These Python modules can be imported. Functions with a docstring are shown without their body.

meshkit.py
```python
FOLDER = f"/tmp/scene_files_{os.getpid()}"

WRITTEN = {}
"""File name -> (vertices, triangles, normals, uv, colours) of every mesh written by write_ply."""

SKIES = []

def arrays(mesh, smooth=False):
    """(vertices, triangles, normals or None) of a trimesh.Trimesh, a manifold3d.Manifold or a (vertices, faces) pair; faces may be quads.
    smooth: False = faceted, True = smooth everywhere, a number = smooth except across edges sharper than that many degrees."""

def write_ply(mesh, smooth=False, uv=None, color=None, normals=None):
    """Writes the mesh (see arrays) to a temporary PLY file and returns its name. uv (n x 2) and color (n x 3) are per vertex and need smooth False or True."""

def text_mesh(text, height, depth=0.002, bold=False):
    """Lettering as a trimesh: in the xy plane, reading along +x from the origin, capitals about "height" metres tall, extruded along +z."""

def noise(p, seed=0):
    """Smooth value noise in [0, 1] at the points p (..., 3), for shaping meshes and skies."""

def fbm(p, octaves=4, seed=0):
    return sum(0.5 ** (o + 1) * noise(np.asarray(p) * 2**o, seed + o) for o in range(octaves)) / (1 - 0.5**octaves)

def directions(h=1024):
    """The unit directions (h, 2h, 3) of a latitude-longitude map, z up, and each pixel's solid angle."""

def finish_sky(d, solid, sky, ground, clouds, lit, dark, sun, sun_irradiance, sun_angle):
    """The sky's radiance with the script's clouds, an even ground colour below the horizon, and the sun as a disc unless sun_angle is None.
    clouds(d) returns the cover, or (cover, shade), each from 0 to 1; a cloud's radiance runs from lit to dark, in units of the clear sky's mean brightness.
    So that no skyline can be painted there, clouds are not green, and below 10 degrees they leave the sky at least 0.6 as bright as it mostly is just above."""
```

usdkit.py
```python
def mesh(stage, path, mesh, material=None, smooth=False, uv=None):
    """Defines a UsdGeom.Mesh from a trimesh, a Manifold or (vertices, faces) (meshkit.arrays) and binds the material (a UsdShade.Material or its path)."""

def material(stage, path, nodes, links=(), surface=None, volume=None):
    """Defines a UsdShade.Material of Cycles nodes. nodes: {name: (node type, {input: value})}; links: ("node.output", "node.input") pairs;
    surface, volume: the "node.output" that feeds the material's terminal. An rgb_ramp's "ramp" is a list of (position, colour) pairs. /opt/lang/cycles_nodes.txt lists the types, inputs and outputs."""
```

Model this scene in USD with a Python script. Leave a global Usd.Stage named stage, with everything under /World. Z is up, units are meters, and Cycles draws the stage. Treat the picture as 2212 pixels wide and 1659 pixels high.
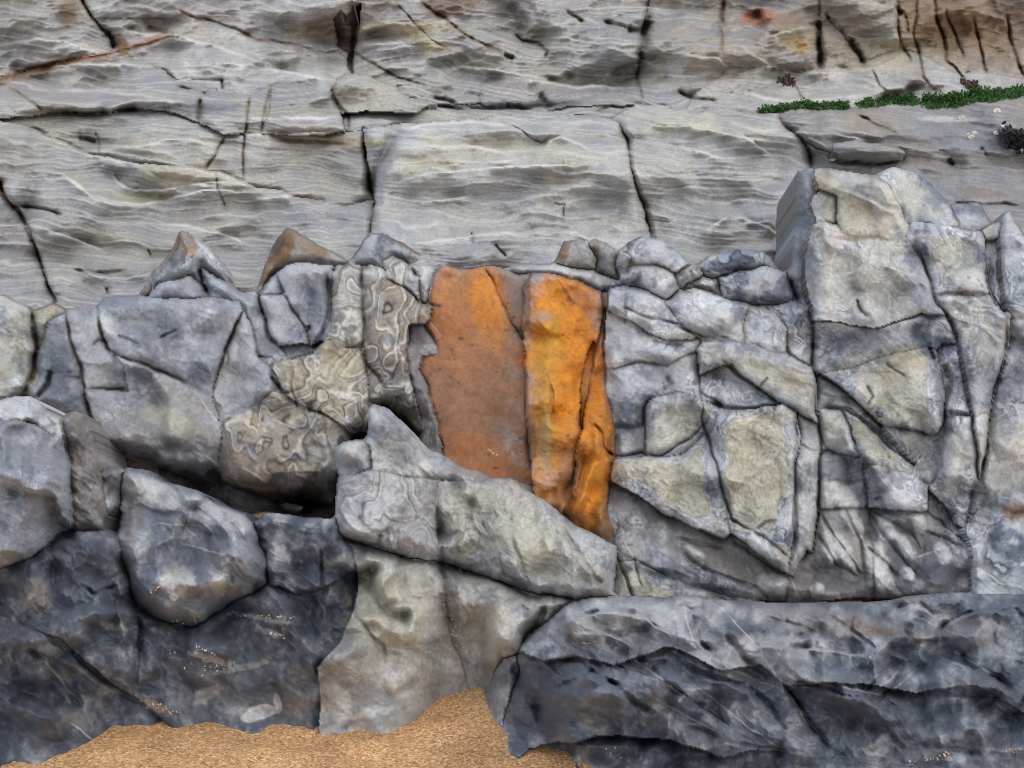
import math, numpy as np, trimesh, usdkit
from scipy import ndimage as ndi
from pxr import Usd, UsdGeom, UsdLux, UsdShade, Gf, Sdf, Vt

stage = Usd.Stage.CreateInMemory()
UsdGeom.SetStageUpAxis(stage, UsdGeom.Tokens.z)
UsdGeom.SetStageMetersPerUnit(stage, 1.0)
world = UsdGeom.Xform.Define(stage, '/World')
stage.SetDefaultPrim(world.GetPrim())
UsdGeom.Scope.Define(stage, '/World/Looks')

# ------------------------------------------------------------------ camera
CAM = np.array([0.0, 0.0, 1.5]); PITCH = math.radians(10.0); TX = math.tan(math.radians(20.0))
cam = UsdGeom.Camera.Define(stage, '/World/camera')
cam.CreateHorizontalApertureAttr(36.0); cam.CreateVerticalApertureAttr(27.0)
cam.CreateFocalLengthAttr(18.0 / TX)
cam.CreateClippingRangeAttr(Gf.Vec2f(0.05, 500))
cam.AddTranslateOp().Set(Gf.Vec3d(*CAM)); cam.AddRotateXOp().Set(90.0 - math.degrees(PITCH))
cam.CreateExposureAttr(0.40)

# ------------------------------------------------------------------ sky and the soft sun behind cloud
SUN_EL, SUN_AZ = math.radians(46.0), math.radians(138.0)       # azimuth from +y towards +x
dome = UsdLux.DomeLight.Define(stage, '/World/sky')
dome.GetPrim().SetCustomDataByKey('kind', 'structure')
sky = usdkit.material(stage, '/World/Looks/sky_look', {
    'sky': ('sky_texture', {'sky_type': 'single_scattering', 'sun_disc': False, 'sun_elevation': SUN_EL, 'sun_rotation': SUN_AZ}),
    'tc': ('texture_coordinate', {}),
    'n': ('noise_texture', {'scale': 2.2, 'detail': 5.0, 'roughness': 0.55}),
    'r': ('rgb_ramp', {'ramp': [(0.25, (0.45, 0.45, 0.45)), (0.65, (0.95, 0.95, 0.95))]}),
    'm': ('mix_color', {'b': (6.5, 7.0, 7.9)}),
    'bg': ('background_shader', {'strength': 0.12})},
    [('tc.generated', 'n.vector'), ('n.fac', 'r.fac'), ('r.color', 'm.fac'), ('sky.color', 'm.a'), ('m.result', 'bg.color')], surface='bg.background')
UsdShade.MaterialBindingAPI.Apply(dome.GetPrim()).Bind(sky)
sun = UsdLux.DistantLight.Define(stage, '/World/sun')
sun.CreateIntensityAttr(0.30); sun.CreateAngleAttr(75.0); sun.CreateNormalizeAttr(True)
sun.CreateColorAttr(Gf.Vec3f(1.0, 0.91, 0.79))
sd = np.array([math.cos(SUN_EL) * math.sin(SUN_AZ), math.cos(SUN_EL) * math.cos(SUN_AZ), math.sin(SUN_EL)])
sun.AddTransformOp().Set(Gf.Matrix4d().SetRotate(Gf.Rotation(Gf.Vec3d(0, 0, 1), Gf.Vec3d(*sd))))

# ------------------------------------------------------------------ materials
def rock_material(name, fine=1.0, rough=(0.82, 0.42)):
    return usdkit.material(stage, '/World/Looks/' + name, {
        'alb': ('attribute', {'attribute': 'alb'}), 'wet': ('attribute', {'attribute': 'wet'}),
        'geo': ('geometry', {}),
        'n1': ('noise_texture', {'scale': 90.0, 'detail': 6.0, 'roughness': 0.68}),
        'n2': ('noise_texture', {'scale': 9.0, 'detail': 4.0, 'roughness': 0.6, 'distortion': 0.6}),
        'r1': ('rgb_ramp', {'ramp': [(0.28, (0.74, 0.74, 0.76)), (0.5, (1, 1, 1)), (0.74, (1.26, 1.24, 1.2))]}),
        'r2': ('rgb_ramp', {'ramp': [(0.3, (0.88, 0.89, 0.92)), (0.52, (1, 1, 1)), (0.72, (1.12, 1.09, 1.04))]}),
        'm1': ('mix_color', {'blend_type': 'multiply', 'fac': fine}), 'm2': ('mix_color', {'blend_type': 'multiply', 'fac': 1.0}),
        'nb': ('noise_texture', {'scale': 70.0, 'detail': 8.0, 'roughness': 0.7}),
        'vb': ('voronoi_texture', {'scale': 26.0}),
        'hb': ('mix_float', {'fac': 0.25}),
        'bump': ('bump', {'strength': 0.35, 'distance': 0.005}),
        'mr': ('map_range', {'from_min': 0.0, 'from_max': 1.0, 'to_min': rough[0], 'to_max': rough[1], 'clamp': True}),
        'p': ('principled_bsdf', {'specular_ior_level': 0.4})},
        [('geo.position', 'n1.vector'), ('geo.position', 'n2.vector'), ('geo.position', 'nb.vector'), ('geo.position', 'vb.vector'),
         ('n1.fac', 'r1.fac'), ('n2.fac', 'r2.fac'), ('alb.color', 'm1.a'), ('r1.color', 'm1.b'), ('m1.result', 'm2.a'), ('r2.color', 'm2.b'),
         ('nb.fac', 'hb.a'), ('vb.distance', 'hb.b'), ('hb.result', 'bump.height'), ('bump.normal', 'p.normal'),
         ('wet.fac', 'mr.value'), ('mr.result', 'p.roughness'), ('m2.result', 'p.base_color')], surface='p.BSDF')
ROCK = rock_material('rock')
RUST = rock_material('rust_rock', 1.0, (0.66, 0.5))
SAND = usdkit.material(stage, '/World/Looks/sand_grain', {
    'geo': ('geometry', {}),
    'v': ('voronoi_texture', {'scale': 190.0}), 'n': ('noise_texture', {'scale': 6.0, 'detail': 5.0}),
    'n2': ('noise_texture', {'scale': 260.0, 'detail': 3.0, 'roughness': 0.7}),
    'rv': ('rgb_ramp', {'ramp': [(0.0, (0.30, 0.155, 0.065)), (0.2, (0.48, 0.26, 0.11)), (0.55, (0.60, 0.345, 0.155)), (0.8, (0.67, 0.42, 0.21)), (1.0, (0.82, 0.62, 0.40))]}),
    'sep': ('separate_color', {}),
    'rn': ('rgb_ramp', {'ramp': [(0.3, (0.72, 0.69, 0.66)), (0.7, (1.12, 1.1, 1.07))]}),
    'm': ('mix_color', {'blend_type': 'multiply', 'fac': 1.0}),
    'b': ('bump', {'strength': 0.6, 'distance': 0.004}),
    'p': ('principled_bsdf', {'roughness': 0.9, 'specular_ior_level': 0.3})},
    [('geo.position', 'v.vector'), ('geo.position', 'n.vector'), ('geo.position', 'n2.vector'), ('v.color', 'sep.color'), ('sep.r', 'rv.fac'), ('n.fac', 'rn.fac'),
     ('rv.color', 'm.a'), ('rn.color', 'm.b'), ('m.result', 'p.base_color'), ('n2.fac', 'b.height'), ('b.normal', 'p.normal')], surface='p.BSDF')

# ------------------------------------------------------------------ noise
def lattice(seed):
    return np.random.RandomState(seed).rand(257, 257)
_lat = {}
def vnoise(x, y, seed=0):
    if seed not in _lat:
        a = np.random.RandomState(1000 + seed).rand(256, 256); _lat[seed] = a
    a = _lat[seed]
    xi, yi = np.floor(x).astype(np.int64), np.floor(y).astype(np.int64)
    fx, fy = x - xi, y - yi
    fx = fx * fx * fx * (fx * (fx * 6 - 15) + 10); fy = fy * fy * fy * (fy * (fy * 6 - 15) + 10)
    x0, x1, y0, y1 = xi & 255, (xi + 1) & 255, yi & 255, (yi + 1) & 255
    return (a[y0, x0] * (1 - fx) + a[y0, x1] * fx) * (1 - fy) + (a[y1, x0] * (1 - fx) + a[y1, x1] * fx) * fy
def fbm(x, y, seed=0, octaves=4, rough=0.5):
    s, t, w = 0.0, 0.0, 1.0
    for o in range(octaves):
        c, n = math.cos(0.6 * o), math.sin(0.6 * o)
        s = s + w * vnoise((x * c - y * n) * 2 ** o, (x * n + y * c) * 2 ** o, seed * 7 + o); t += w; w *= rough
    return s / t - 0.5
def ridged(x, y, seed=0, octaves=4, rough=0.55):
    s, t, w = 0.0, 0.0, 1.0
    for o in range(octaves):
        s = s + w * (1 - np.abs(2 * vnoise(x * 2 ** o, y * 2 ** o, seed * 7 + o) - 1)); t += w; w *= rough
    return s / t
def sstep(a, b, x):
    t = np.clip((x - a) / (b - a), 0, 1); return t * t * (3 - 2 * t)

# ------------------------------------------------------------------ sheet of survey points: rays through the rock face, in units of a 2212 x 1659 sheet
STEP = 2.45
U0, U1, V0, V1 = -280.0, 2500.0, -190.0, 1760.0
us, vs = np.arange(U0, U1, STEP), np.arange(V0, V1, STEP)
U, V = np.meshgrid(us, vs); NV, NU = U.shape
fwd, upv = np.array([0, math.cos(PITCH), -math.sin(PITCH)]), np.array([0, math.sin(PITCH), math.cos(PITCH)])
def ray(u, v):
    a, b = (np.asarray(u, float) - 1106) / 1106 * TX, (829.5 - np.asarray(v, float)) / 1106 * TX
    a, b = np.broadcast_arrays(a, b); return np.stack([a, fwd[1] + b * upv[1], fwd[2] + b * upv[2]], -1)
def point(u, v, Y):
    d = ray(u, v); return CAM + d * (np.asarray(Y) / d[..., 1])[..., None]
WU = U + 11 * fbm(U / 46, V / 46, 1, 3) + 1.5 * fbm(U / 9, V / 9, 2, 2)
WV = V + 11 * fbm(U / 46, V / 46, 3, 3) + 1.5 * fbm(U / 9, V / 9, 4, 2)

def sand_z(x, y):
    return 0.028 * fbm(x / 0.6, y / 0.6, 40, 3) + 0.012 * fbm(x / 0.13, y / 0.09, 41, 3)
def sandY(v):
    d = ray(1106.0, v); return -CAM[2] / d[..., 2] * d[..., 1]
# where rock meets sand
CU = [-110, 0, 94, 130, 205, 240, 330, 470, 540, 620, 700, 780, 860, 905, 950, 1050, 1062, 1085, 1160, 1230, 1300, 2322]
CV = [1690, 1680, 1655, 1637, 1606, 1580, 1572, 1562, 1573, 1573, 1564, 1556, 1550, 1528, 1490, 1474, 1540, 1575, 1612, 1720, 1745, 1745]
vc = ndi.gaussian_filter1d(np.interp(us, CU, CV), 5)
VC = np.broadcast_to(vc, U.shape)

def y_tier(t):
    if t == 0:
        y = np.interp(V, [-300, -90, 0, 60, 170, 245, 290, 560, 640, 700, 1800], [7.5, 6.98, 6.84, 6.74, 6.52, 6.06, 5.86, 5.22, 4.92, 4.86, 4.84])
        return ndi.gaussian_filter(y, 6)
    if t == 1:
        return 3.98 + (1290 - V) / 690 * 0.55
    g = np.interp(U, [0, 1000, 1200, 2300], [0.00078, 0.00078, 0.0016, 0.0016])
    return sandY(VC) + 0.02 + np.maximum(VC - V, -60) * g
YB = {t: y_tier(t) for t in range(3)}

# ------------------------------------------------------------------ reading traced outlines
OFF = {'D': (0, 0, 1), 'q': (0, 0, .5), 'r': (1106, 0, .5), 's': (0, 829.5, .5), 't': (1106, 829.5, .5), 'a': (0, 0), 'b': (731.9, 0), 'c': (1466.5, 0), 'd': (0, 542.2), 'e': (731.9, 542.2), 'f': (1466.5, 542.2), 'g': (0, 1099.9), 'h': (731.9, 1099.9), 'i': (1466.5, 1099.9)}
def path(s):
    out, o = [], (0, 0, 1)
    for w in s.split():
        if w in OFF:
            o = OFF[w]; o = o if len(o) == 3 else (*o, 0.33701); continue
        x, y = map(float, w.split(',')); out.append((o[0] + o[2] * x, o[1] + o[2] * y))
    return np.array(out)
def inside(poly, x, y):
    r = np.zeros(x.shape, bool)
    for (x0, y0), (x1, y1) in zip(poly, np.roll(poly, -1, 0)):
        if y0 == y1: continue
        r ^= ((y0 > y) != (y1 > y)) & (x < (x1 - x0) * (y - y0) / (y1 - y0) + x0)
    return r
def box_of(p, m):
    lo, hi = p.min(0) - m, p.max(0) + m
    i0, i1 = int(max(0, (lo[1] - V0) / STEP)), int(min(NV, (hi[1] - V0) / STEP + 2))
    j0, j1 = int(max(0, (lo[0] - U0) / STEP)), int(min(NU, (hi[0] - U0) / STEP + 2))
    return slice(i0, max(i0, i1)), slice(j0, max(j0, j1))
def seg_dist(p, x, y, signed=False):
    best = np.full(x.shape, 1e9); sg = np.ones(x.shape); along = np.zeros(x.shape)
    lens = np.hypot(*(p[1:] - p[:-1]).T); tot = lens.sum(); acc = 0
    for (a, b, l) in zip(p[:-1], p[1:], lens):
        dx, dy = b - a
        t = np.clip(((x - a[0]) * dx + (y - a[1]) * dy) / (l * l + 1e-9), 0, 1)
        ex, ey = x - a[0] - t * dx, y - a[1] - t * dy
        d = np.hypot(ex, ey); m = d < best
        best = np.where(m, d, best); sg = np.where(m, np.sign(dx * ey - dy * ex), sg); along = np.where(m, (acc + t * l) / tot, along)
        acc += l
    return best, sg, along

# ------------------------------------------------------------------ the things and their blocks
THINGS, BLOCKS = {}, []
def thing(key, name, label, cat='rock', group=None):
    THINGS[key] = dict(name=name, label=label, cat=cat, group=group)
def blk(key, tier, poly, **kw):
    BLOCKS.append(dict(thing=key, tier=tier, poly=path(poly) if isinstance(poly, str) else np.array(poly, float), **kw))
# ---- top band of the cliff
thing('bed0', 'bedrock', 'solid rock behind the upper slabs', None)
blk('bed0', 0, 'D -115,-95 2330,-95 2330,790 -115,790', off=0.16, H=0.0, facet=0)
thing('UL', 'rock_ledge', 'pale banded rock ledge at the top left with a rusty diagonal seam and dark notch')
blk('UL', 0, 'D -115,-95 160,-95 173,0 199,37 232,72 243,108 205,122 130,135 0,165 -115,195', tilt=(0, -.1), R=30)
blk('UL', 0, 'D 160,-95 173,0 199,37 232,72 243,108 280,104 335,140 380,175 411,178 482,172 482,195 450,205 540,200 575,185 600,178 715,200 735,175 763,155 765,90 755,0 755,-95', R=26, H=.04, mix=[('pale', .25)])
blk('UL', 0, 'D -115,195 0,165 101,145 243,108 280,104 335,140 380,175 411,178 440,200 434,214 431,225 430,262 380,245 300,232 240,240 100,245 0,255 -115,262', R=28, H=.07, off=-.03)
thing('UM', 'rock_ledge', 'weathered grey and ochre rock face at the top centre left of the deep dark notch')
blk('UM', 0, 'D 755,-95 765,0 775,50 768,110 765,155 790,165 845,182 880,207 930,222 1010,225 1040,215 1035,180 1080,172 1250,178 1370,188 1375,160 1388,120 1395,85 1395,40 1405,0 1400,-95', R=30, H=.07, facet=1.5, rel=1.15)
blk('UM', 0, 'D 1035,215 1038,182 1070,170 1180,173 1370,188 1500,205 1482,232 1300,224 1180,234 1050,227', R=18, H=.06)
blk('UM', 0, 'b -20,120 20,60 60,100 130,20 140,120 130,270 100,330 90,480 60,440 70,340 0,300', R=12, H=.02, off=.08, mix=[('brown', .35), ('slate', .3)])
thing('UR', 'rock_ledge', 'brown stained rock face at the top right cut by steep dark cracks')
blk('UR', 0, 'D 1400,-95 1405,0 1395,40 1395,85 1388,150 1372,188 1500,207 1620,190 1690,150 1720,152 1775,150 1765,140 1770,50 1765,-95', R=30, H=.07, facet=1.6, mix=[('tan', .35)])
blk('UR', 0, 'D 1773,40 1790,37 1837,84 1864,135 1866,140 1780,147 1771,84', R=12, H=.06, off=-.02, mix=[('tan', .35)])
blk('UR', 0, 'D 1765,-95 1775,38 1786,35 1790,34 1837,84 1870,130 1942,100 1938,34 1930,-95', R=18, H=.07, off=-.03, mix=[('tan', .4)])
blk('UR', 0, 'D 1930,-95 1938,34 1942,100 1990,118 2040,140 2070,160 2120,150 2212,172 2330,172 2330,-95', R=20, H=.06, facet=1.4, mix=[('tan', .55)])
blk('UR', 0, 'D 1482,232 1500,205 1575,150 1670,142 1715,155 1776,148 1864,140 1935,105 1990,118 2040,140 2070,160 2120,150 2212,172 2330,172 2330,215 2120,205 2000,215 1800,228 1690,240 1500,240', R=24, H=.07, mix=[('pale', .25), ('tan', .2)])
thing('HU', 'rock_ledge', 'low row of rounded pale blocks with brown upright cracks, above the left slabs')
blk('HU', 0, 'D 434,214 470,200 540,203 536,212 530,287 480,290 432,263', R=26, H=.08)
blk('HU', 0, 'D 536,206 560,192 588,190 580,240 566,287 528,290', R=18, H=.07)
blk('HU', 0, 'D 588,190 600,180 640,180 715,200 727,205 735,228 745,285 650,291 566,288 578,240', R=30, H=.09)
blk('HU', 0, 'D 718,200 725,172 745,163 785,163 845,182 874,209 925,224 1000,232 930,243 860,250 800,262 785,285 745,285 735,235', R=34, H=.11, off=-.03, core=.4)
# ---- the broad slabs
thing('SU', 'rock_slab', 'long banded rock slab on the left under the shadowed undercut, behind the big slab')
blk('SU', 0, 'D -115,262 0,256 100,247 240,243 320,236 430,265 480,292 530,292 527,390 525,405 440,390 360,365 215,345 100,300 60,270', R=22, H=.05, off=.05, mix=[('beige', .15)])
blk('SU', 0, 'D 530,290 650,292 745,288 789,285 795,330 803,405 808,430 745,445 640,430 524,405 527,360', R=22, H=.06, off=.03, mix=[('beige', .2)])
thing('SL', 'rock_slab', 'big grey rock slab at left with a sagging fold of pale and olive bands')
blk('SL', 0, 'D -115,262 0,258 60,272 118,302 202,337 337,357 472,371 540,398 640,424 745,445 808,432 806,480 797,510 790,580 790,700 130,720 118,645 91,586 75,540 68,510 42,462 24,441 0,388 -115,330', R=34, H=.09, off=-.03, facet=.7)
blk('SL', 0, 'D -115,330 0,388 24,441 42,462 68,512 88,575 91,590 118,650 90,700 -115,720', R=32, H=.07, off=.0)
thing('SC', 'rock_slab', 'large pale rock slab in the centre between the two long straight cracks')
blk('SC', 0, 'D 789,276 867,266 920,266 1035,259 1069,250 1288,250 1318,256 1338,266 1355,303 1365,370 1389,438 1402,502 1422,560 1420,720 770,720 790,580 797,509 804,478 811,435 799,404 793,337', R=46, H=.12, off=-.05, facet=.7, mix=[('pale', .2)])
blk('SC', 0, 'D 738,250 790,240 900,243 930,226 1040,229 1180,236 1300,227 1372,231 1330,246 1318,256 1288,250 1069,250 1035,259 920,266 867,266 789,276 745,288', R=12, H=.04, off=.0)
thing('SR', 'rock_slab', 'pale rock slab right of the central slab, sloping down to the round boulders')
blk('SR', 0, 'D 1318,256 1340,240 1372,232 1422,232 1478,244 1551,249 1574,243 1682,249 1702,276 1729,297 1743,320 1753,357 1760,420 1740,520 1710,640 1690,720 1420,720 1422,560 1402,502 1389,438 1365,370 1355,303 1338,266', R=34, H=.09, off=-.02, facet=.9, mix=[('pale', .15)])
thing('SD', 'rock_slab', 'dark grey mussel spotted rock slab at the right edge below the green seaweed')
blk('SD', 0, 'D 1682,249 1760,240 1860,238 2000,226 2110,216 2212,212 2330,210 2330,720 2120,700 1950,640 1753,400 1753,357 1743,320 1729,297 1702,276', R=26, H=.07, facet=1.3, mix=[('slate', .3), ('tan', .2)], wet=.2)
blk('SD', 0, 'c 990,980 1000,920 1080,900 1180,905 1290,915 1450,960 1430,1040 1250,1045 1050,1030', R=16, H=.07, off=-.02)

# ---- middle tier
thing('bed1', 'bedrock', 'dark solid rock behind the middle rocks', None)
blk('bed1', 1, 'D -115,690 60,690 330,650 560,640 780,610 1080,590 1200,580 1340,565 1700,600 1760,480 1990,440 2330,520 2330,1380 -115,1380', off=.26, H=0, mix=[('dark', .5), ('brown', .3)], facet=0)
thing('YB', 'boulder', 'yellowish grey boulder at the left edge beside the black gap')
blk('YB', 1, 'D -115,640 0,640 20,647 67,667 74,717 72,798 60,832 47,860 30,890 -115,900', R=45, H=.12, mix=[('olive', .45)], edge=.5)
thing('P1', 'pointed_rock', 'pointed grey rock with a brown tip, leftmost of the three peaks')
blk('P1', 1, 'D 288,650 300,635 335,590 371,542 391,500 405,503 430,520 455,545 480,575 505,620 522,650 515,690 300,690', R=46, H=.12, off=.10, facet=2.0, edge=.3)
blk('P1', 1, 'D 296,640 335,588 371,540 391,498 388,530 366,560 345,590 320,640', R=10, H=.03, off=.13, mix=[('stone', .6), ('brown', .3)])
thing('P2', 'pointed_rock', 'pointed rock with a dark brown left side, middle of the three peaks')
blk('P2', 1, 'D 556,625 573,579 586,542 600,510 624,494 650,508 690,530 738,553 748,580 720,640 560,680', R=40, H=.12, off=.11, facet=2.2, mix=[('tan', .5)], edge=.5)
thing('P3', 'pointed_rock', 'low grey wedge of rock with a rusty rim behind the top of the swirled column')
blk('P3', 1, 'D 757,590 762,553 785,515 799,506 823,506 867,526 921,556 945,578 860,610', R=32, H=.10, off=.10, facet=1.6, edge=.7)
thing('P4', 'boulder', 'small rounded stone with a brown left flank, behind the orange face')
blk('P4', 1, 'D 1200,572 1205,553 1221,522 1241,516 1271,526 1285,548 1288,580', R=24, H=.09, off=.08, mix=[('tan', .4)], edge=.45)
thing('P5', 'boulder', 'small brownish wedge stone squeezed left of the big round boulder')
blk('P5', 1, 'D 1272,530 1285,514 1305,522 1332,539 1342,560 1342,605 1288,600 1288,560', R=22, H=.07, off=.10, mix=[('tan', .35)], edge=.45)
thing('P6', 'boulder', 'big round grey boulder on the ridge, domed top and cracked across')
blk('P6', 1, 'D 1332,570 1338,548 1355,526 1389,512 1423,519 1457,539 1478,556 1500,580 1470,590 1420,575 1370,576 1335,582', R=40, H=.14, off=.02, facet=.6)
blk('P6', 1, 'D 1335,580 1370,574 1420,572 1450,592 1462,620 1445,642 1400,640 1352,630 1340,605', R=26, H=.12, off=.02, facet=.6)
blk('P6', 1, 'D 1452,592 1470,582 1490,572 1515,590 1505,605 1470,622 1460,615', R=20, H=.07, off=.05)
thing('P7', 'boulder', 'flat topped grey stone on the ridge under the right slab')
blk('P7', 1, 'D 1508,570 1530,553 1580,540 1625,541 1655,553 1678,580 1660,590 1600,592 1520,602', R=26, H=.09, off=.09, facet=1.4)
thing('P8', 'boulder', 'long oval grey boulder lying left of the tall outcrop')
blk('P8', 1, 'D 1549,606 1560,597 1600,585 1652,579 1695,589 1709,603 1714,632 1686,652 1628,658 1567,642', R=40, H=.13, off=.03, facet=.8)
thing('P9', 'boulder', 'small blocky stone between the round boulder and the long oval one')
blk('P9', 1, 'D 1468,630 1480,615 1517,595 1552,604 1560,630 1567,645 1500,640', R=22, H=.08, off=.06)
thing('PB', 'rock_slab', 'thin light rock shelf running behind the top edge of the orange face')
blk('PB', 1, 'D 1076,598 1090,583 1136,568 1204,570 1300,595 1345,610 1360,622 1372,650 1312,650 1300,632 1240,606 1187,596 1150,600 1120,605', R=22, H=.07, off=.06, mix=[('pale', .35)])

thing('LF', 'rock_outcrop', 'blue grey fractured rock face on the left with a dark brown underside')
blk('LF', 1, 'D 71,672 90,664 115,657 138,668 131,684 101,687 94,724 84,760 76,740 74,700', R=14, H=.05, mix=[('bluegrey', .5), ('beige', .4), ('olive', .3)], edge=.6)
blk('LF', 1, 'D 101,690 142,675 148,734 169,792 182,846 199,889 206,940 210,985 150,930 100,880 70,868 84,830 108,800 78,790 80,758 94,731', R=36, H=.10, mix=[('bluegrey', .5), ('slate', .2)])
blk('LF', 1, 'D 142,675 150,667 169,664 206,667 212,690 229,734 246,771 270,798 280,846 182,838 169,792 152,734 145,690', R=32, H=.10, mix=[('bluegrey', .5), ('pale', .2)])
blk('LF', 1, 'D 209,664 229,643 270,637 354,640 421,633 489,640 516,647 512,677 485,751 472,792 458,856 415,829 350,802 286,778 249,765 229,731 212,684', R=48, H=.14, off=-.03, facet=1.3, mix=[('bluegrey', .5), ('slate', .1)])
blk('LF', 1, 'D 182,838 280,846 270,798 250,768 303,785 354,805 415,832 458,858 472,903 482,945 480,1000 440,1030 380,1012 330,995 270,985 222,966 205,945 199,889', R=50, H=.15, off=-.02, mix=[('bluegrey', .55)])
blk('LF', 1, 'D 519,674 539,701 553,738 556,775 583,808 600,830 560,870 520,890 480,906 462,859 472,798 489,744', R=36, H=.12, mix=[('bluegrey', .5), ('pale', .15)])
thing('BC', 'rock_outcrop', 'cluster of smooth blue grey blocks left of the swirled column')
blk('BC', 1, 'D 519,650 522,637 539,627 556,630 566,677 573,711 590,738 607,758 620,778 590,790 559,775 553,735 536,692', R=20, H=.07, mix=[('bluegrey', .55)])
blk('BC', 1, 'D 563,637 600,633 623,647 640,677 660,707 674,744 600,746 580,724 570,677', R=30, H=.10, mix=[('bluegrey', .5), ('pale', .15)])
blk('BC', 1, 'D 560,635 575,615 598,590 613,630 605,640', R=14, H=.05, off=.04, mix=[('bluegrey', .55)])
blk('BC', 1, 'D 598,590 623,573 667,569 718,574 726,610 716,677 696,735 674,746 660,704 633,670 613,630', R=42, H=.13, facet=1.6, mix=[('bluegrey', .55)])
blk('BC', 1, 'D 600,746 674,744 700,735 690,752 674,763 630,778 612,762', R=12, H=.05, mix=[('bluegrey', .55)])
blk('BC', 1, 'D 436,580 452,588 499,616 519,630 520,650 452,640 440,610', R=16, H=.07, off=.03, mix=[('bluegrey', .55)])
blk('BC', 1, 'D 320,640 354,606 395,602 411,598 432,612 445,630 452,642 354,645', R=16, H=.06, off=.03, mix=[('bluegrey', .55)])
thing('SW', 'rock_outcrop', 'tan bulging rock column with contour like swirls left of the orange face')
blk('SW', 1, 'D 470,905 520,890 560,868 590,840 612,850 690,890 750,893 765,935 740,990 722,1085 640,1075 560,1062 482,1040 470,1000 480,945', R=52, H=.13, off=-.03, mix=[('stone', .35), ('tan', .55)], swirl=.8, facet=.8, edgecol='char', edge=.3)
blk('SW', 1, 'D 586,785 630,776 674,761 711,724 745,744 785,752 792,790 800,850 820,900 800,930 760,940 715,905 690,890 640,875 612,850 600,810', R=46, H=.15, mix=[('stone', .35), ('tan', .7)], swirl=1.0, core=.5, off=-.03)
blk('SW', 1, 'D 718,590 730,573 760,570 777,573 783,640 787,700 782,752 750,752 712,735 716,660', R=30, H=.12, mix=[('stone', .35), ('tan', .4), ('pale', .2)], swirl=1.0, off=-.02)
blk('SW', 1, 'D 777,573 799,573 830,586 836,606 873,623 907,653 936,664 931,690 894,701 880,704 884,731 877,771 890,812 905,880 910,935 880,900 830,868 800,870 792,790 786,744', R=40, H=.13, mix=[('stone', .35), ('tan', .55), ('stone', .2)], swirl=1.0)
blk('SW', 1, 'D 826,566 843,557 873,569 904,600 911,630 905,650 870,622 836,606', R=22, H=.10, mix=[('stone', .35), ('pale', .4)], swirl=.8, off=-.02)
blk('SW', 1, 'D 890,574 935,572 960,572 938,600 929,637 916,655 905,626 902,596', R=18, H=.06, mix=[('stone', .35), ('pale', .6)], swirl=.6)
blk('SW', 1, 'D 880,704 895,701 921,711 944,744 944,766 914,772 907,798 921,829 937,886 948,947 954,992 900,985 912,920 900,870 886,812 877,771 884,731', R=16, H=.04, off=.01, mix=[('stone', .35), ('stone', .7), ('slate', .3)], facet=.4)
thing('OR', 'orange_rock', 'smooth split rock face stained orange, standing in the middle of the grey rocks')
blk('OR', 1, 'D 935,590 955,575 981,579 1012,583 1045,577 1069,616 1089,664 1103,697 1123,721 1133,758 1137,846 1140,913 1146,964 1146,1014 1160,1075 1096,1050 1000,1030 954,1000 948,947 937,886 921,829 907,798 914,771 944,765 944,744 921,711 927,690 936,660 927,637 931,606', rust=1, R=16, H=.035, off=-.02, facet=.45, rel=.22, edge=.1, edgecol='char', part='left_face', label='smooth brownish orange left half of the split face')
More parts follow.
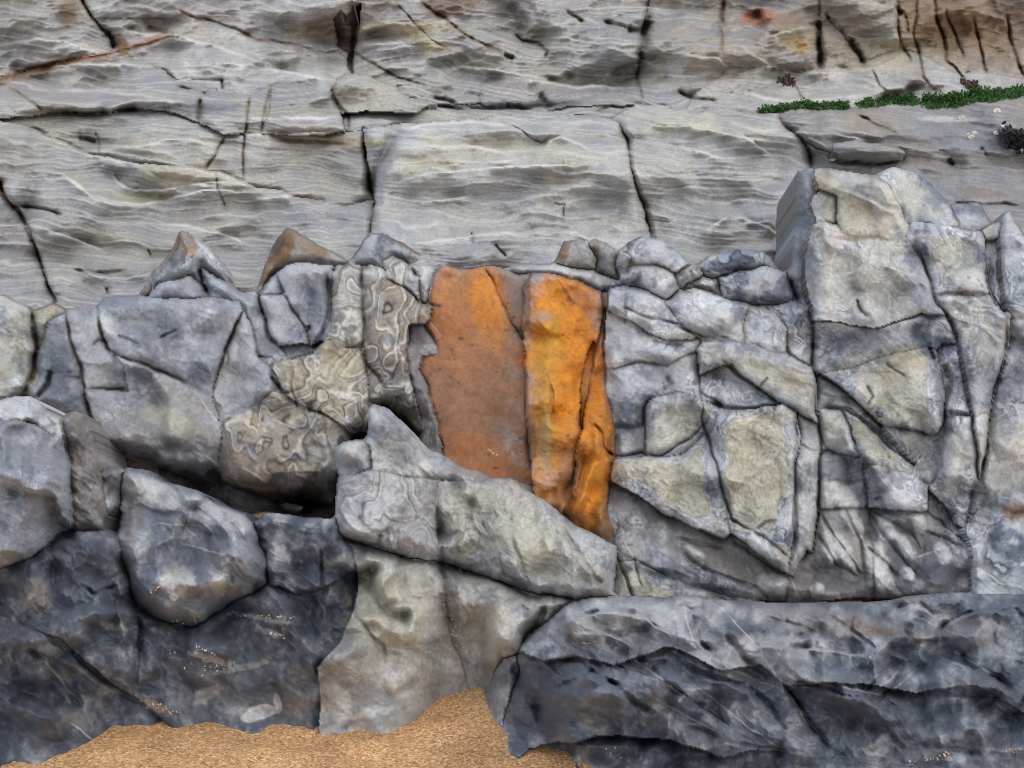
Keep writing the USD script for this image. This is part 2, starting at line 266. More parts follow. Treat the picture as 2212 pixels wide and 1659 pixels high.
blk('OR', 1, 'D 1043,576 1076,579 1123,593 1148,590 1136,630 1133,677 1134,735 1123,721 1106,697 1089,657 1066,606', R=12, H=.03, off=.01, rust=1, mix=[('stone', .8)], facet=.4, rel=.4, part='grey_wedge', label='grey unstained wedge at the top of the orange face')
blk('OR', 1, 'D 1133,623 1153,589 1187,593 1237,606 1298,630 1303,670 1286,734 1263,778 1256,846 1252,930 1239,997 1228,1050 1250,1140 1215,1130 1150,1085 1146,1020 1146,964 1140,913 1137,830 1136,758 1130,704', rust=1, R=14, H=.05, off=-.07, facet=.6, rel=1.1, edge=.3, edgecol='char', part='right_face', label='bright orange yellow right half of the split face')
blk('OR', 1, 'D 1296,630 1304,624 1312,630 1315,660 1306,744 1309,846 1319,879 1319,913 1329,940 1326,1014 1313,1081 1315,1110 1323,1145 1320,1185 1285,1180 1228,1140 1222,1098 1237,1060 1249,1000 1256,930 1272,846 1283,778 1305,704', rust=1, R=16, H=.08, off=-.07, facet=1.2, rel=1.5, edge=.3, edgecol='char', part='edge_rib', label='lumpy orange rib along the right edge')
blk('OR', 1, 'e 1640,560 1620,640 1610,760 1590,900 1570,1010 1545,1150 1535,1110 1550,1000 1555,860 1570,720 1600,640', rust=1, R=6, H=.01, off=-.055, rel=.4, mix=[('stone', .8)], part='grey_strip')
thing('RO', 'rock_outcrop', 'pale rock wall right of the orange face, rounded blocks with beige hearts and thin cracks')
blk('RO', 1, 'D 1311,640 1315,623 1345,618 1372,620 1406,630 1436,650 1460,684 1477,712 1500,738 1440,735 1395,715 1350,690 1312,670', R=38, H=.13, off=-.02, mix=[('pale', .35)])
blk('RO', 1, 'D 1310,668 1350,690 1395,715 1440,735 1505,738 1500,755 1480,768 1440,792 1385,780 1350,790 1325,800 1306,800 1304,744', R=36, H=.10, mix=[('pale', .25)])
blk('RO', 1, 'D 1438,655 1466,630 1500,623 1551,637 1616,663 1608,700 1601,731 1567,735 1527,730 1480,707 1455,680', R=40, H=.13, mix=[('pale', .25)])
blk('RO', 1, 'D 1616,663 1655,667 1682,684 1696,704 1700,746 1689,762 1642,746 1603,728 1608,700', R=30, H=.11, mix=[('pale', .2)])
blk('RO', 1, 'D 1655,664 1700,664 1755,660 1758,735 1756,785 1702,768 1698,711 1680,680', R=24, H=.07)
blk('RO', 1, 'D 1508,760 1534,744 1584,738 1652,751 1702,770 1752,800 1762,846 1765,915 1736,900 1682,868 1635,837 1601,807 1584,788 1551,794 1514,812', R=40, H=.14, off=-.02, core=.5, mix=[('pale', .2)])
blk('RO', 1, 'D 1512,812 1551,795 1584,788 1601,808 1642,840 1684,873 1635,881 1567,888 1534,875 1516,850', R=32, H=.09, off=.02, mix=[('pale', .2)])
blk('RO', 1, 'D 1308,800 1330,798 1385,782 1440,792 1480,768 1508,764 1512,820 1516,860 1500,860 1470,848 1420,855 1395,870 1393,920 1398,978 1385,985 1330,988 1328,940 1318,880 1309,850', R=34, H=.09)
blk('RO', 1, 'D 1393,880 1400,866 1420,855 1470,848 1508,858 1522,900 1514,945 1472,980 1425,986 1397,978', R=42, H=.15, off=-.02, core=.55, swirl=.3)
blk('RO', 1, 'D 1325,992 1385,986 1440,989 1483,980 1522,942 1537,980 1552,1040 1567,1110 1562,1163 1500,1142 1440,1112 1380,1072 1318,1038', R=50, H=.16, off=-.03, core=.85, swirl=.25)
blk('RO', 1, 'D 1530,913 1567,888 1625,882 1684,876 1718,889 1725,946 1715,1014 1711,1101 1711,1167 1698,1240 1650,1207 1600,1167 1570,1110 1555,1040 1537,975', R=50, H=.16, off=-.03, core=.85, swirl=.25)
blk('RO', 1, 'D 1718,889 1763,917 1773,933 1772,985 1765,1101 1757,1200 1737,1245 1700,1243 1715,1170 1715,1080 1716,1010 1727,946', R=28, H=.10, mix=[('pale', .2)])
blk('RO', 1, 'D 1316,1040 1380,1073 1440,1112 1500,1142 1565,1165 1600,1168 1650,1208 1700,1243 1745,1245 1700,1300 1600,1295 1500,1270 1440,1243 1345,1200 1322,1180 1322,1140 1312,1095', R=40, H=.08, mix=[('stone', .35)])
blk('RO', 1, 'D 1316,1182 1345,1198 1440,1243 1500,1270 1600,1295 1640,1302 1500,1320 1380,1325 1300,1330 1310,1230', R=34, H=.12, off=-.02, core=.5)

thing('TO', 'rock_outcrop', 'tall rock outcrop at right, a beige capped block stacked on fractured grey columns')
blk('TO', 1, 'D 1712,560 1722,480 1719,420 1726,371 1752,364 1764,370 1764,415 1755,455 1762,480 1746,540 1740,600 1744,652 1722,640 1700,596', R=60, H=.14, off=.055, mix=[('slate', .6)])
blk('TO', 1, 'D 1757,370 1773,361 1830,370 1888,379 1921,400 1938,438 1945,472 1962,487 1925,518 1871,511 1824,500 1806,482 1808,425 1783,413 1763,392', R=34, H=.13, off=-.02, facet=1.6, mix=[('beige', .45)], edge=.4)
blk('TO', 1, 'D 1752,440 1760,418 1783,413 1808,427 1807,484 1780,478 1758,466', R=26, H=.10, mix=[('beige', .4)], edge=.4)
blk('TO', 1, 'D 1890,376 1928,365 1972,375 2012,396 2046,436 2072,487 2036,487 1972,478 1962,485 1945,448 1938,421 1921,398', R=36, H=.10, off=.06, core=.4)
blk('TO', 1, 'D 2060,443 2117,439 2136,482 2113,500 2076,494', R=24, H=.09, off=.06)
blk('TO', 1, 'D 1966,480 2056,492 2121,502 2128,549 2135,632 2022,638 2006,600 1982,542', R=36, H=.12, core=.4)
blk('TO', 1, 'D 2117,498 2161,485 2166,518 2127,521', R=18, H=.08, off=.03, mix=[('beige', .3)])
blk('TO', 1, 'D 2127,521 2166,517 2162,551 2129,554', R=14, H=.05, off=.04)
blk('TO', 1, 'D 2129,552 2162,550 2166,600 2170,680 2142,640', R=14, H=.05, off=.04)
blk('TO', 1, 'D 1756,482 1773,472 1807,484 1824,502 1871,514 1938,518 1966,545 1984,562 2008,612 2024,655 2041,682 1992,679 1925,703 1888,713 1803,696 1754,699 1752,657 1742,640 1738,560', R=70, H=.15, core=.35, mix=[('pale', .2)])
blk('TO', 1, 'D 1754,697 1803,694 1888,711 1925,701 1992,677 2038,680 2065,707 2065,736 2006,750 1932,760 1871,780 1820,797 1758,808', R=38, H=.11, mix=[('slate', .15)])
blk('TO', 1, 'D 1763,808 1820,798 1871,781 1932,761 2004,750 2024,785 2035,846 2028,913 2008,935 1905,918 1871,886 1820,839', R=46, H=.14, core=.6)
blk('TO', 1, 'D 1758,812 1775,808 1820,839 1871,886 1905,918 1945,961 1984,1014 1972,1026 1905,965 1837,895 1768,875', R=20, H=.06)
blk('TO', 1, 'D 1770,877 1817,885 1837,930 1853,982 1803,979 1774,946', R=26, H=.10, core=.5)
blk('TO', 1, 'D 1819,884 1854,900 1905,946 1955,990 1981,1022 1915,1006 1861,986 1840,930', R=28, H=.10, core=.7)
blk('TO', 1, 'D 1903,919 1992,930 2021,946 2028,990 2014,1031 1989,1039 1955,975', R=30, H=.10, core=.3)
blk('TO', 1, 'D 1768,979 1837,987 1866,994 1873,1041 1866,1101 1768,1103', R=24, H=.08, mix=[('slate', .2)])
blk('TO', 1, 'D 1866,1012 1921,1012 1984,1034 2004,1068 2004,1112 1881,1100', R=32, H=.11)
blk('TO', 1, 'D 1755,1200 1766,1101 1866,1099 1882,1110 1892,1160 1892,1290 1800,1295 1700,1310 1702,1260 1746,1190', R=34, H=.06, mix=[('stone', .55)])
blk('TO', 1, 'D 1880,1100 2005,1110 2032,1120 2095,1180 2100,1290 1938,1300 1888,1290', R=34, H=.07, mix=[('stone', .5)])
blk('TO', 1, 'D 2037,742 2070,740 2089,829 2102,898 2048,900 2053,852 2033,785', R=24, H=.09)
blk('TO', 1, 'D 2030,960 2048,900 2099,897 2105,930 2112,1041 2092,1050 2090,1130 2060,1130 2040,1090 2010,1060 2026,1046', R=28, H=.10, core=.35)
blk('TO', 1, 'D 2022,640 2140,634 2158,667 2176,677 2180,721 2166,778 2158,819 2142,862 2129,980 2115,1039 2102,898 2089,829 2072,741 2062,704 2037,672', R=34, H=.12, off=-.01, core=.25, mix=[('pale', .15)])
blk('TO', 1, 'D 2005,1060 2040,1090 2060,1130 2093,1180 2032,1125 2003,1110', R=14, H=.04, mix=[('stone', .4)])
thing('FR', 'rock_outcrop', 'grey rock mass along the right edge beside the deep upright crack')
blk('FR', 1, 'D 2161,500 2165,466 2176,461 2201,489 2230,530 2330,560 2330,690 2190,690 2168,640 2162,560', R=28, H=.10, off=.01)
blk('FR', 1, 'D 2180,690 2330,680 2330,880 2142,870 2160,820 2180,735', R=28, H=.09, mix=[('slate', .3)])
blk('FR', 1, 'D 2142,866 2330,876 2330,1120 2190,1110 2130,1092 2095,1120 2113,1040 2129,980', R=36, H=.11, core=.3, mix=[('pale', .15)])
blk('FR', 1, 'D 2090,1120 2130,1090 2190,1110 2330,1120 2330,1330 2098,1310 2098,1180', R=36, H=.10)

# ---- foreground rocks
thing('F1', 'boulder', 'rounded blue grey boulder at the left edge with a pale cap stone')
blk('F1', 2, 'D -115,890 0,870 50,872 90,895 125,925 138,950 147,1000 151,1060 148,1140 120,1172 60,1202 0,1228 -115,1255', R=80, H=.2, tilt=(0.1, 0), mix=[('slate', .35), ('bluegrey', .4)])
blk('F1', 2, 'D -115,880 0,868 30,862 67,861 101,883 128,906 136,944 111,945 78,922 40,905 -115,910', R=26, H=.09, off=-.04, mix=[('pale', .4)])
thing('F2', 'rock', 'dark brown wedge of rock jammed behind the left boulder')
blk('F2', 2, 'D 133,905 160,890 185,900 200,940 215,985 225,1020 224,1090 232,1125 215,1165 160,1165 148,1120 151,1060 143,990', R=30, H=.08, off=.08, mix=[('stone', .6), ('brown', .3), ('dark', .35)])
blk('F2', 2, 'D 218,1018 240,1008 262,1012 265,1060 258,1090 238,1112 222,1060', R=18, H=.05, off=.10, mix=[('stone', .5), ('dark', .4)])
thing('F3', 'boulder', 'pointed dark boulder with a pale crest in the left foreground')
blk('F3', 2, 'D 262,1022 275,1008 320,1018 350,1042 420,1063 480,1093 530,1108 550,1135 570,1175 577,1220 578,1260 540,1285 500,1301 458,1322 418,1350 364,1347 303,1310 283,1282 268,1235 257,1190 262,1100', R=60, H=.14, off=-.03, facet=1.6, mix=[('slate', .5), ('dark', .12), ('bluegrey', .4)], edgecol='dark', edge=.6)
thing('F4', 'boulder', 'low dark boulder with a bluish hump below the left boulder')
blk('F4', 2, 'D -115,1255 0,1228 67,1200 135,1150 236,1150 259,1194 280,1262 288,1309 300,1356 300,1440 296,1510 236,1475 189,1430 120,1378 50,1345 0,1330 -115,1320', R=40, H=.07, rel=1.2, mix=[('slate', .7), ('dark', .5)], edgecol='dark', edge=.6, wet=.4)
thing('F5', 'rock', 'dark wet rock in the bottom left corner with a sharp ridge down to the sand')
blk('F5', 2, 'D -115,1315 0,1328 50,1345 120,1378 189,1430 236,1475 300,1515 405,1558 420,1590 330,1600 240,1605 205,1635 150,1660 90,1690 60,1755 -115,1755', R=40, H=.07, off=-.02, mix=[('slate', .8), ('dark', .5)], edgecol='dark', edge=.5, wet=.5, facet=1.4)
thing('F6', 'rock', 'dark crumbly rock ledge with pale shell grit above the sand')
blk('F6', 2, 'D 298,1320 364,1348 420,1352 460,1325 502,1302 545,1285 580,1262 640,1280 700,1268 762,1230 775,1260 765,1300 720,1385 690,1430 690,1500 695,1600 600,1605 540,1600 470,1595 400,1590 298,1515 298,1440', R=40, H=.06, rel=1.15, mix=[('slate', .7), ('dark', .35)], edgecol='dark', edge=.5, wet=.4, facet=1.3)
blk('F6', 2, 'D 550,1135 570,1112 590,1106 650,1122 725,1122 730,1158 765,1180 768,1232 700,1270 640,1282 580,1264 577,1220', R=36, H=.11, off=.02, rel=1.3, mix=[('slate', .7), ('dark', .35)], edgecol='dark', edge=.5, wet=.3)
thing('F9', 'rock', 'long grey swirled rock ridge with a pointed white tip in front of the orange face')
blk('F9', 2, 'D 728,1050 735,1020 765,1018 800,1010 840,1015 900,1020 960,1030 950,1212 880,1195 800,1175 740,1160 726,1130', R=46, H=.16, swirl=.6, mix=[('bluegrey', .3), ('pale', .25), ('stone', .15)])
blk('F9', 2, 'D 945,1030 1000,1030 1060,1032 1110,1035 1150,1055 1210,1110 1270,1150 1330,1182 1324,1240 1322,1300 1250,1302 1180,1282 1100,1262 1040,1237 945,1212', R=52, H=.16, swirl=.4, core=.55, mix=[('bluegrey', .3), ('pale', .25)])
blk('F9', 2, 'D 794,970 799,885 811,872 840,885 880,925 930,975 1000,1010 1062,1030 1040,1042 900,1030 830,1020 794,1012', R=46, H=.15, off=.02, mix=[('bluegrey', .3), ('pale', .35)], swirl=.3)
blk('F9', 2, 'D 727,966 745,955 780,953 800,965 805,1010 765,1025 733,1025', R=24, H=.10, mix=[('bluegrey', .3), ('white', .35)])
thing('F7', 'rock', 'smooth beige rock sloping down to the sand in the foreground')
blk('F7', 2, 'D 735,1163 790,1183 850,1205 955,1217 962,1260 964,1330 985,1400 1010,1445 1020,1500 950,1520 900,1560 860,1585 780,1592 690,1600 686,1440 740,1390 770,1320 775,1240 760,1185', R=70, H=.19, mix=[('beige', .3), ('tan', .15)], swirl=.12, edgecol='stone', edge=.3)
blk('F7', 2, 'D 955,1219 1035,1243 1136,1277 1240,1299 1200,1320 1172,1360 1138,1366 1121,1405 1080,1470 1020,1500 988,1403 966,1336 960,1260', R=56, H=.15, mix=[('beige', .25), ('tan', .15)], swirl=.12, edgecol='stone', edge=.4)
thing('F10', 'rock', 'low dark blue grey rock shelf filling the right foreground')
blk('F10', 2, 'D 1300,1420 1500,1320 2330,1320 2330,1755 1250,1755 1200,1640 1280,1560', facet=1.4, mix=[('slate', .6), ('dark', .15)], joint=0, crack=.003, wet=.4)
blk('F10', 2, 'D 1120,1405 1133,1390 1153,1363 1194,1336 1237,1302 1278,1289 1339,1285 1406,1290 1466,1291 1635,1301 1770,1302 1871,1302 1972,1299 2020,1284 2073,1278 2212,1288 2330,1295 2330,1600 2212,1545 2110,1480 1980,1500 1860,1480 1720,1490 1640,1440 1560,1450 1450,1400 1330,1440 1250,1420 1180,1430', R=70, H=.16, facet=1.4, mix=[('slate', .6), ('dark', .15)], joint=0, crack=.003, rel=1.1)
blk('F10', 2, 'D 1075,1580 1075,1540 1090,1490 1112,1440 1122,1405 1180,1428 1250,1418 1330,1438 1400,1425 1450,1480 1560,1560 1640,1610 1560,1640 1450,1600 1330,1590 1240,1605 1160,1622', R=56, H=.15, facet=1.3, mix=[('slate', .6), ('dark', .15)], joint=0, crack=.003, wet=.5, edge=.08)
blk('F10', 2, 'D 1330,1438 1450,1398 1560,1448 1640,1438 1700,1484 1740,1540 1775,1590 1830,1640 1740,1640 1640,1612 1560,1562 1450,1482', R=44, H=.12, facet=1.3, mix=[('slate', .6), ('dark', .15)], joint=0, crack=.003, rel=1.1, wet=.3)
blk('F10', 2, 'D 1690,1480 1860,1478 1980,1498 2110,1478 2212,1543 2330,1600 2330,1680 2040,1660 1830,1640 1775,1590 1740,1540', R=44, H=.10, facet=1.4, mix=[('slate', .6), ('dark', .15)], joint=0, crack=.003, rel=1.1, wet=.4, edge=.08)
thing('F11', 'rock', 'small upright slab of rock standing in the sand at the tip of the beach')
blk('F11', 2, 'D 1050,1490 1089,1420 1119,1411 1125,1449 1105,1496 1090,1541 1085,1570 1062,1555 1038,1510', R=22, H=.07, off=-.06, mix=[('slate', .3)])
thing('F12', 'rock', 'wet black rock along the bottom edge right of the sand')
blk('F12', 2, 'D 1030,1680 1060,1655 1120,1638 1170,1612 1240,1600 1330,1588 1450,1598 1560,1636 1669,1622 1803,1638 1938,1662 2100,1690 2330,1690 2330,1755 1030,1755', R=36, H=.09, off=-.05, facet=1.4, mix=[('slate', .6), ('dark', .6)], wet=.6, rel=1.2)

FEATURES = []
def groove(t, p, w=4, d=.035, stain=.5): FEATURES.append(dict(kind='groove', tier=t, p=path(p), w=w, d=d, stain=stain))
def ledge(t, p, a=.05, w=4, L=40): FEATURES.append(dict(kind='ledge', tier=t, p=path(p), a=a, w=w, L=L))
def bump(t, e, h, sq=1.0): FEATURES.append(dict(kind='bump', tier=t, e=e, h=h, sq=sq))
def patch(t, col, e, amt=.8, **k): FEATURES.append(dict(kind='patch', tier=t, col=col, e=e, amt=amt, **k))
# cracks of the upper cliff
groove(0, 'D 173,-10 185,15 199,37 215,55 232,72', 4, .12, .9)
groove(0, 'D 232,68 240,80 243,104', 9, .22, .6)
groove(0, 'D 280,104 180,128 101,146 0,168', 5, .06, 1.0)
groove(0, 'a 830,310 950,280 1100,230', 5, .05, .9)
groove(0, 'a 620,125 800,120 950,125 1080,130', 3, .04, .3)
groove(0, 'a 1130,55 1230,100 1380,150 1500,185 1620,245 1750,260 1900,300', 4, .06, .8)
groove(0, 'a 1900,300 2100,330 2212,320', 3, .03, .4)
groove(0, 'a 940,170 1070,215', 9, .10, .3)
groove(0, 'a 1120,235 1170,230', 5, .06, .3)
groove(0, 'a 990,430 1060,460 1130,520', 5, .07, .3)
groove(0, 'a 1140,565 1250,585 1330,610', 7, .10, .1)
groove(0, 'a 1210,520 1330,510 1425,510', 5, .06, .1)
groove(0, 'a 1425,510 1425,570', 5, .12, .1)
groove(0, 'a 70,560 120,590 200,650 270,710', 4, .07, .6)
groove(0, 'a 300,725 560,730 760,705 900,715', 8, .12, .2)
groove(0, 'a 1280,640 1285,700 1275,770', 8, .14, .3)
groove(0, 'a 1595,630 1580,800 1560,960 1560,1120', 3, .03, .8)
groove(0, 'a 1740,570 1700,660 1680,760 1680,830', 3, .03, .8)
groove(0, 'a 2130,560 2135,640 2200,720', 5, .06, .8)
groove(0, 'b 10,690 60,740 60,830', 4, .05, .7)
groove(0, 'b 110,30 105,250 85,440', 8, .14, .6)
groove(0, 'b 100,340 250,430 400,510 540,545', 4, .05, .8)
groove(0, 'b 540,20 700,140 820,230 940,300 1040,330', 5, .06, .7)
groove(0, 'b 370,20 470,140 600,260 700,310', 3, .03, .6)
groove(0, 'b 1130,215 1180,265 1280,285 1330,330 1320,390', 6, .11, .2)
groove(0, 'b 1060,350 1120,370', 9, .10, .1)
groove(0, 'b 1450,70 1560,140', 7, .10, .3)
groove(0, 'b 1700,130 1800,160 1950,200', 9, .12, .3)
groove(0, 'b 1980,130 1960,250 1930,380', 16, .30, .3)
groove(0, 'b 1930,380 1910,520 1940,640', 4, .06, .5)
groove(0, 'b 1850,190 1960,215', 18, .16, .1)
groove(0, 'b 560,680 740,700 950,700 1200,690 1500,660', 9, .14, .15)
groove(0, 'b 600,620 740,660', 8, .12, .1)
groove(0, 'b 1270,620 1380,680', 16, .12, .1)
groove(0, 'b 1650,710 1760,680 1830,690', 9, .08, .2)
groove(0, 'c 275,0 275,60 290,150', 8, .12, .5)
groove(0, 'c 270,150 270,330', 5, .05, .5)
groove(0, 'c 890,140 900,300 910,420', 10, .30, .1)
groove(0, 'c 950,90 1020,180 1100,260', 4, .12, .4)
groove(0, 'c 1100,250 1150,330 1190,400', 11, .22, .2)
groove(0, 'c 1380,40 1430,90', 10, .16, .2)
groove(0, 'c 1450,100 1470,200', 4, .08, .5)
groove(0, 'c 1400,100 1410,230 1440,300 1490,390', 4, .08, .6)
groove(0, 'c 1520,0 1500,200 1540,330 1570,500 1650,580', 4, .08, .7)
groove(0, 'c 1630,0 1690,220 1720,380 1780,430 1840,540', 5, .10, .7)
groove(0, 'c 1710,50 1780,270 1830,360', 4, .07, .7)
groove(0, 'c 1890,100 1920,270 1960,460', 4, .08, .7)
groove(0, 'c 2110,100 2120,250 2170,400 2212,500', 5, .10, .7)
groove(0, 'c 1240,450 1280,540 1320,590', 3, .04, .8)
groove(0, 'c 730,530 790,620', 3, .04, .8)
groove(0, 'c 620,560 690,540 730,530', 6, .08, .3)
groove(0, 'c 0,590 100,640 240,645', 7, .09, .3)
groove(0, 'c 640,740 700,820 780,880 820,950 850,1060', 4, .05, .8)
groove(0, 'c 780,880 880,950 980,980', 4, .05, .4)
groove(0, 'c 1160,740 1260,800 1400,860', 4, .05, .5)
groove(0, 'c 1000,1030 1200,1045 1400,1045', 5, .06, .4)
groove(0, 'c 1730,1020 1770,1060', 8, .08, .1)
groove(0, 'c 1930,950 1970,1000', 6, .07, .1)
groove(0, 'c 1650,800 1900,800 2050,830', 10, .06, .2)
groove(0, 'c 1780,1300 1950,1320 2212,1310', 7, .06, .2)
groove(0, 'a 1440,880 1380,990 1320,1070', 4, .05, .6)
groove(0, 'a 620,850 640,920 630,1000', 3, .04, .4)
groove(0, 'a 1380,1110 1400,1220 1450,1330', 3, .03, .5)
groove(0, 'a 500,890 620,905', 10, .10, .1)
groove(0, 'a 1800,895 2000,905 2212,925', 6, .06, .5)
groove(0, 'a 0,1150 30,1250 70,1310 110,1350', 8, .16, .6)
groove(0, 'a 110,1340 200,1480 230,1600 d 260,80 300,220 350,310', 5, .14, .3)
groove(0, 'a 130,1320 260,1345 390,1375', 5, .12, .2)
groove(0, 'b 170,820 180,1000 200,1200 235,1290', 7, .20, .2)
groove(0, 'b 235,1290 215,1420 190,1510', 5, .12, .3)
groove(0, 'b 1800,790 1850,900 1880,1100 1950,1300 1990,1490', 4, .07, .6)
groove(0, 'b 1040,780 1200,850 1300,915 1350,880', 3, .04, .4)
groove(0, 'b 1000,1570 1070,1650', 5, .09, .1)
groove(0, 'b 850,1490 855,1560', 6, .07, .1)
groove(0, 'b 1380,1300 1450,1310 1445,1390', 3, .03, .4)
groove(0, 'd 950,530', 3, 0, 0) if False else None
groove(0, 'd 950,0 970,40', 3, .03, .3)
groove(0, 'd 480,120 600,135 800,125', 6, .06, .3)
groove(0, 'd 690,230 700,270', 6, .08, .1)
# folded beds of the slabs: each a small step
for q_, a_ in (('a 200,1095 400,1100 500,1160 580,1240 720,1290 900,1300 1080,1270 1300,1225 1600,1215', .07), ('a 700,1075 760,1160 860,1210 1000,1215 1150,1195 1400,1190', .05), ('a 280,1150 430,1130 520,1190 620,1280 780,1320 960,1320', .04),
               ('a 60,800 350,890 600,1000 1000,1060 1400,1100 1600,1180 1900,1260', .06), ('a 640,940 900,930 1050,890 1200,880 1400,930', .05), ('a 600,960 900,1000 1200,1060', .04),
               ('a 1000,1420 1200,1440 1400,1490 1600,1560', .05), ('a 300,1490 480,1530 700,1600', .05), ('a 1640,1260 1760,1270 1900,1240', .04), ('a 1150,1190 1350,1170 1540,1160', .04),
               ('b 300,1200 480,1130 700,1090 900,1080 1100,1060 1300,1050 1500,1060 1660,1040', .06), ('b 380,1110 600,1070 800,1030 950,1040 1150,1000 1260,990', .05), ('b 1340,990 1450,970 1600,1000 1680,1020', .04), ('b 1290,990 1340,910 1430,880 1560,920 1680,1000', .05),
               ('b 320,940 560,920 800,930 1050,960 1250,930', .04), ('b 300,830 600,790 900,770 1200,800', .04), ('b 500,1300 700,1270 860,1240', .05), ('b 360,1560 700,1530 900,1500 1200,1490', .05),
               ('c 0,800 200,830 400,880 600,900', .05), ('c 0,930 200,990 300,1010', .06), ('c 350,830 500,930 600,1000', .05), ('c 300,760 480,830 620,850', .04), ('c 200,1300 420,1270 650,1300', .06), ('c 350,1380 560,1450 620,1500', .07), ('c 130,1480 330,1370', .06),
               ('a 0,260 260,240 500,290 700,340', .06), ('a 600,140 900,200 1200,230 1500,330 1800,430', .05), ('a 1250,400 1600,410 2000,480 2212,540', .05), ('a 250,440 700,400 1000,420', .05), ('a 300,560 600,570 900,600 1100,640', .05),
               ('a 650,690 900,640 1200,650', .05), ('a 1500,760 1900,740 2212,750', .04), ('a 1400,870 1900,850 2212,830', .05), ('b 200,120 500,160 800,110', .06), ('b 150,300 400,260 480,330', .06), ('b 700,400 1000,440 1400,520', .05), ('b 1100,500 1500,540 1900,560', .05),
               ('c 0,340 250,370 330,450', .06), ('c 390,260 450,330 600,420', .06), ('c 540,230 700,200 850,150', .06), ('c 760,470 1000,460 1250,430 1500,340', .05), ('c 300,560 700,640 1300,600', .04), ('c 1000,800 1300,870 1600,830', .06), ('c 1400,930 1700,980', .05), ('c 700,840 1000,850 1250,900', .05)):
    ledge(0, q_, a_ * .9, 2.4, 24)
bump(0, (25, 300, 45, 40, 20), .10); bump(0, (250, 382, 60, 22, 10), -.10); bump(0, (290, 420, 70, 16, 5), -.08); bump(0, (1190, 350, 70, 22, 8), .05)
bump(0, (830, 330, 16, 70, 25), -.10); bump(0, (805, 400, 14, 45, 5), -.12); bump(0, (60, 430, 20, 40, 20), -.08); bump(0, (1600, 440, 60, 40, 30), -.06); bump(0, (1560, 465, 26, 18, 0), .09); bump(0, (1640, 470, 40, 20, 20), .08); bump(0, (1545, 500, 50, 20, 0), .07)
# colours of the upper cliff
patch(0, 'olive', (880, 60, 110, 14, 2), .75); patch(0, 'brown', (985, 12, 60, 20, 0), .6); patch(0, 'olive', (930, 95, 60, 18, 20), .6); patch(0, 'brown', (700, 65, 60, 30, -10), .55); patch(0, 'olive', (640, 75, 50, 18, 0), .5)
patch(0, 'brown', (150, 28, 22, 32, 20), .6); patch(0, 'red', (150, 135, 130, 7, -14), .75); patch(0, 'brown', (60, 160, 70, 10, -15), .6); patch(0, 'red', (310, 90, 60, 5, -20), .6); patch(0, 'brown', (262, 95, 16, 22, 0), .8)
patch(0, 'red', (1640, 38, 36, 16, -4), .75); patch(0, 'brown', (1700, 45, 36, 20, 10), .5); patch(0, 'olive', (1710, 92, 60, 20, 5), .6); patch(0, 'gold', (1725, 95, 22, 14, 10), .35); patch(0, 'brown', (1800, 70, 90, 60, 0), .25)
patch(0, 'brown', (2010, 30, 70, 70, 10), .5); patch(0, 'brown', (2130, 30, 90, 70, 10), .5); patch(0, 'olive', (1900, 125, 60, 30, -20), .35); patch(0, 'olive', (1950, 145, 50, 16, 20), .45); patch(0, 'brown', (2080, 90, 120, 50, 15), .4)
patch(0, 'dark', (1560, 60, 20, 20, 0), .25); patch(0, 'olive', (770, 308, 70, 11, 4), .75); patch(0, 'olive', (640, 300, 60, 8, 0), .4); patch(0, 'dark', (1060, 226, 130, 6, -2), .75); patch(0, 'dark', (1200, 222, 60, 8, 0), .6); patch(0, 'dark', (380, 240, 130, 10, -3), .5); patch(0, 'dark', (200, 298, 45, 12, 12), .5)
patch(0, 'olive', (360, 382, 60, 22, 10), .5); patch(0, 'olive', (310, 425, 70, 10, 4), .6); patch(0, 'olive', (225, 505, 70, 14, 10), .35); patch(0, 'beige', (470, 385, 80, 18, 8), .4); patch(0, 'beige', (1190, 330, 110, 26, 6), .45); patch(0, 'beige', (960, 330, 120, 30, -10), .35); patch(0, 'olive', (925, 360, 60, 12, -12), .4); patch(0, 'olive', (1200, 390, 28, 8, 10), .55); patch(0, 'beige', (1450, 265, 90, 30, 6), .4); patch(0, 'beige', (1560, 280, 90, 30, 10), .4)
patch(0, 'bluegrey', (2060, 290, 150, 45, 8), .6); patch(0, 'bluegrey', (2130, 420, 120, 50, 10), .45); patch(0, 'stone', (1960, 330, 140, 40, 10), .5); patch(0, 'tan', (1880, 262, 80, 20, 10), .4); patch(0, 'white', (2040, 256, 70, 6, 3), .4); patch(0, 'brown', (2110, 415, 60, 12, 5), .35); patch(0, 'bluegrey', (1620, 450, 90, 40, 20), .3); patch(0, 'bluegrey', (1060, 555, 220, 34, 0), .4, soft=.5); patch(0, 'bluegrey', (830, 340, 16, 70, 22), .45); patch(0, 'bluegrey', (60, 620, 70, 40, 0), .3); patch(0, 'bluegrey', (60, 440, 25, 40, 20), .4)
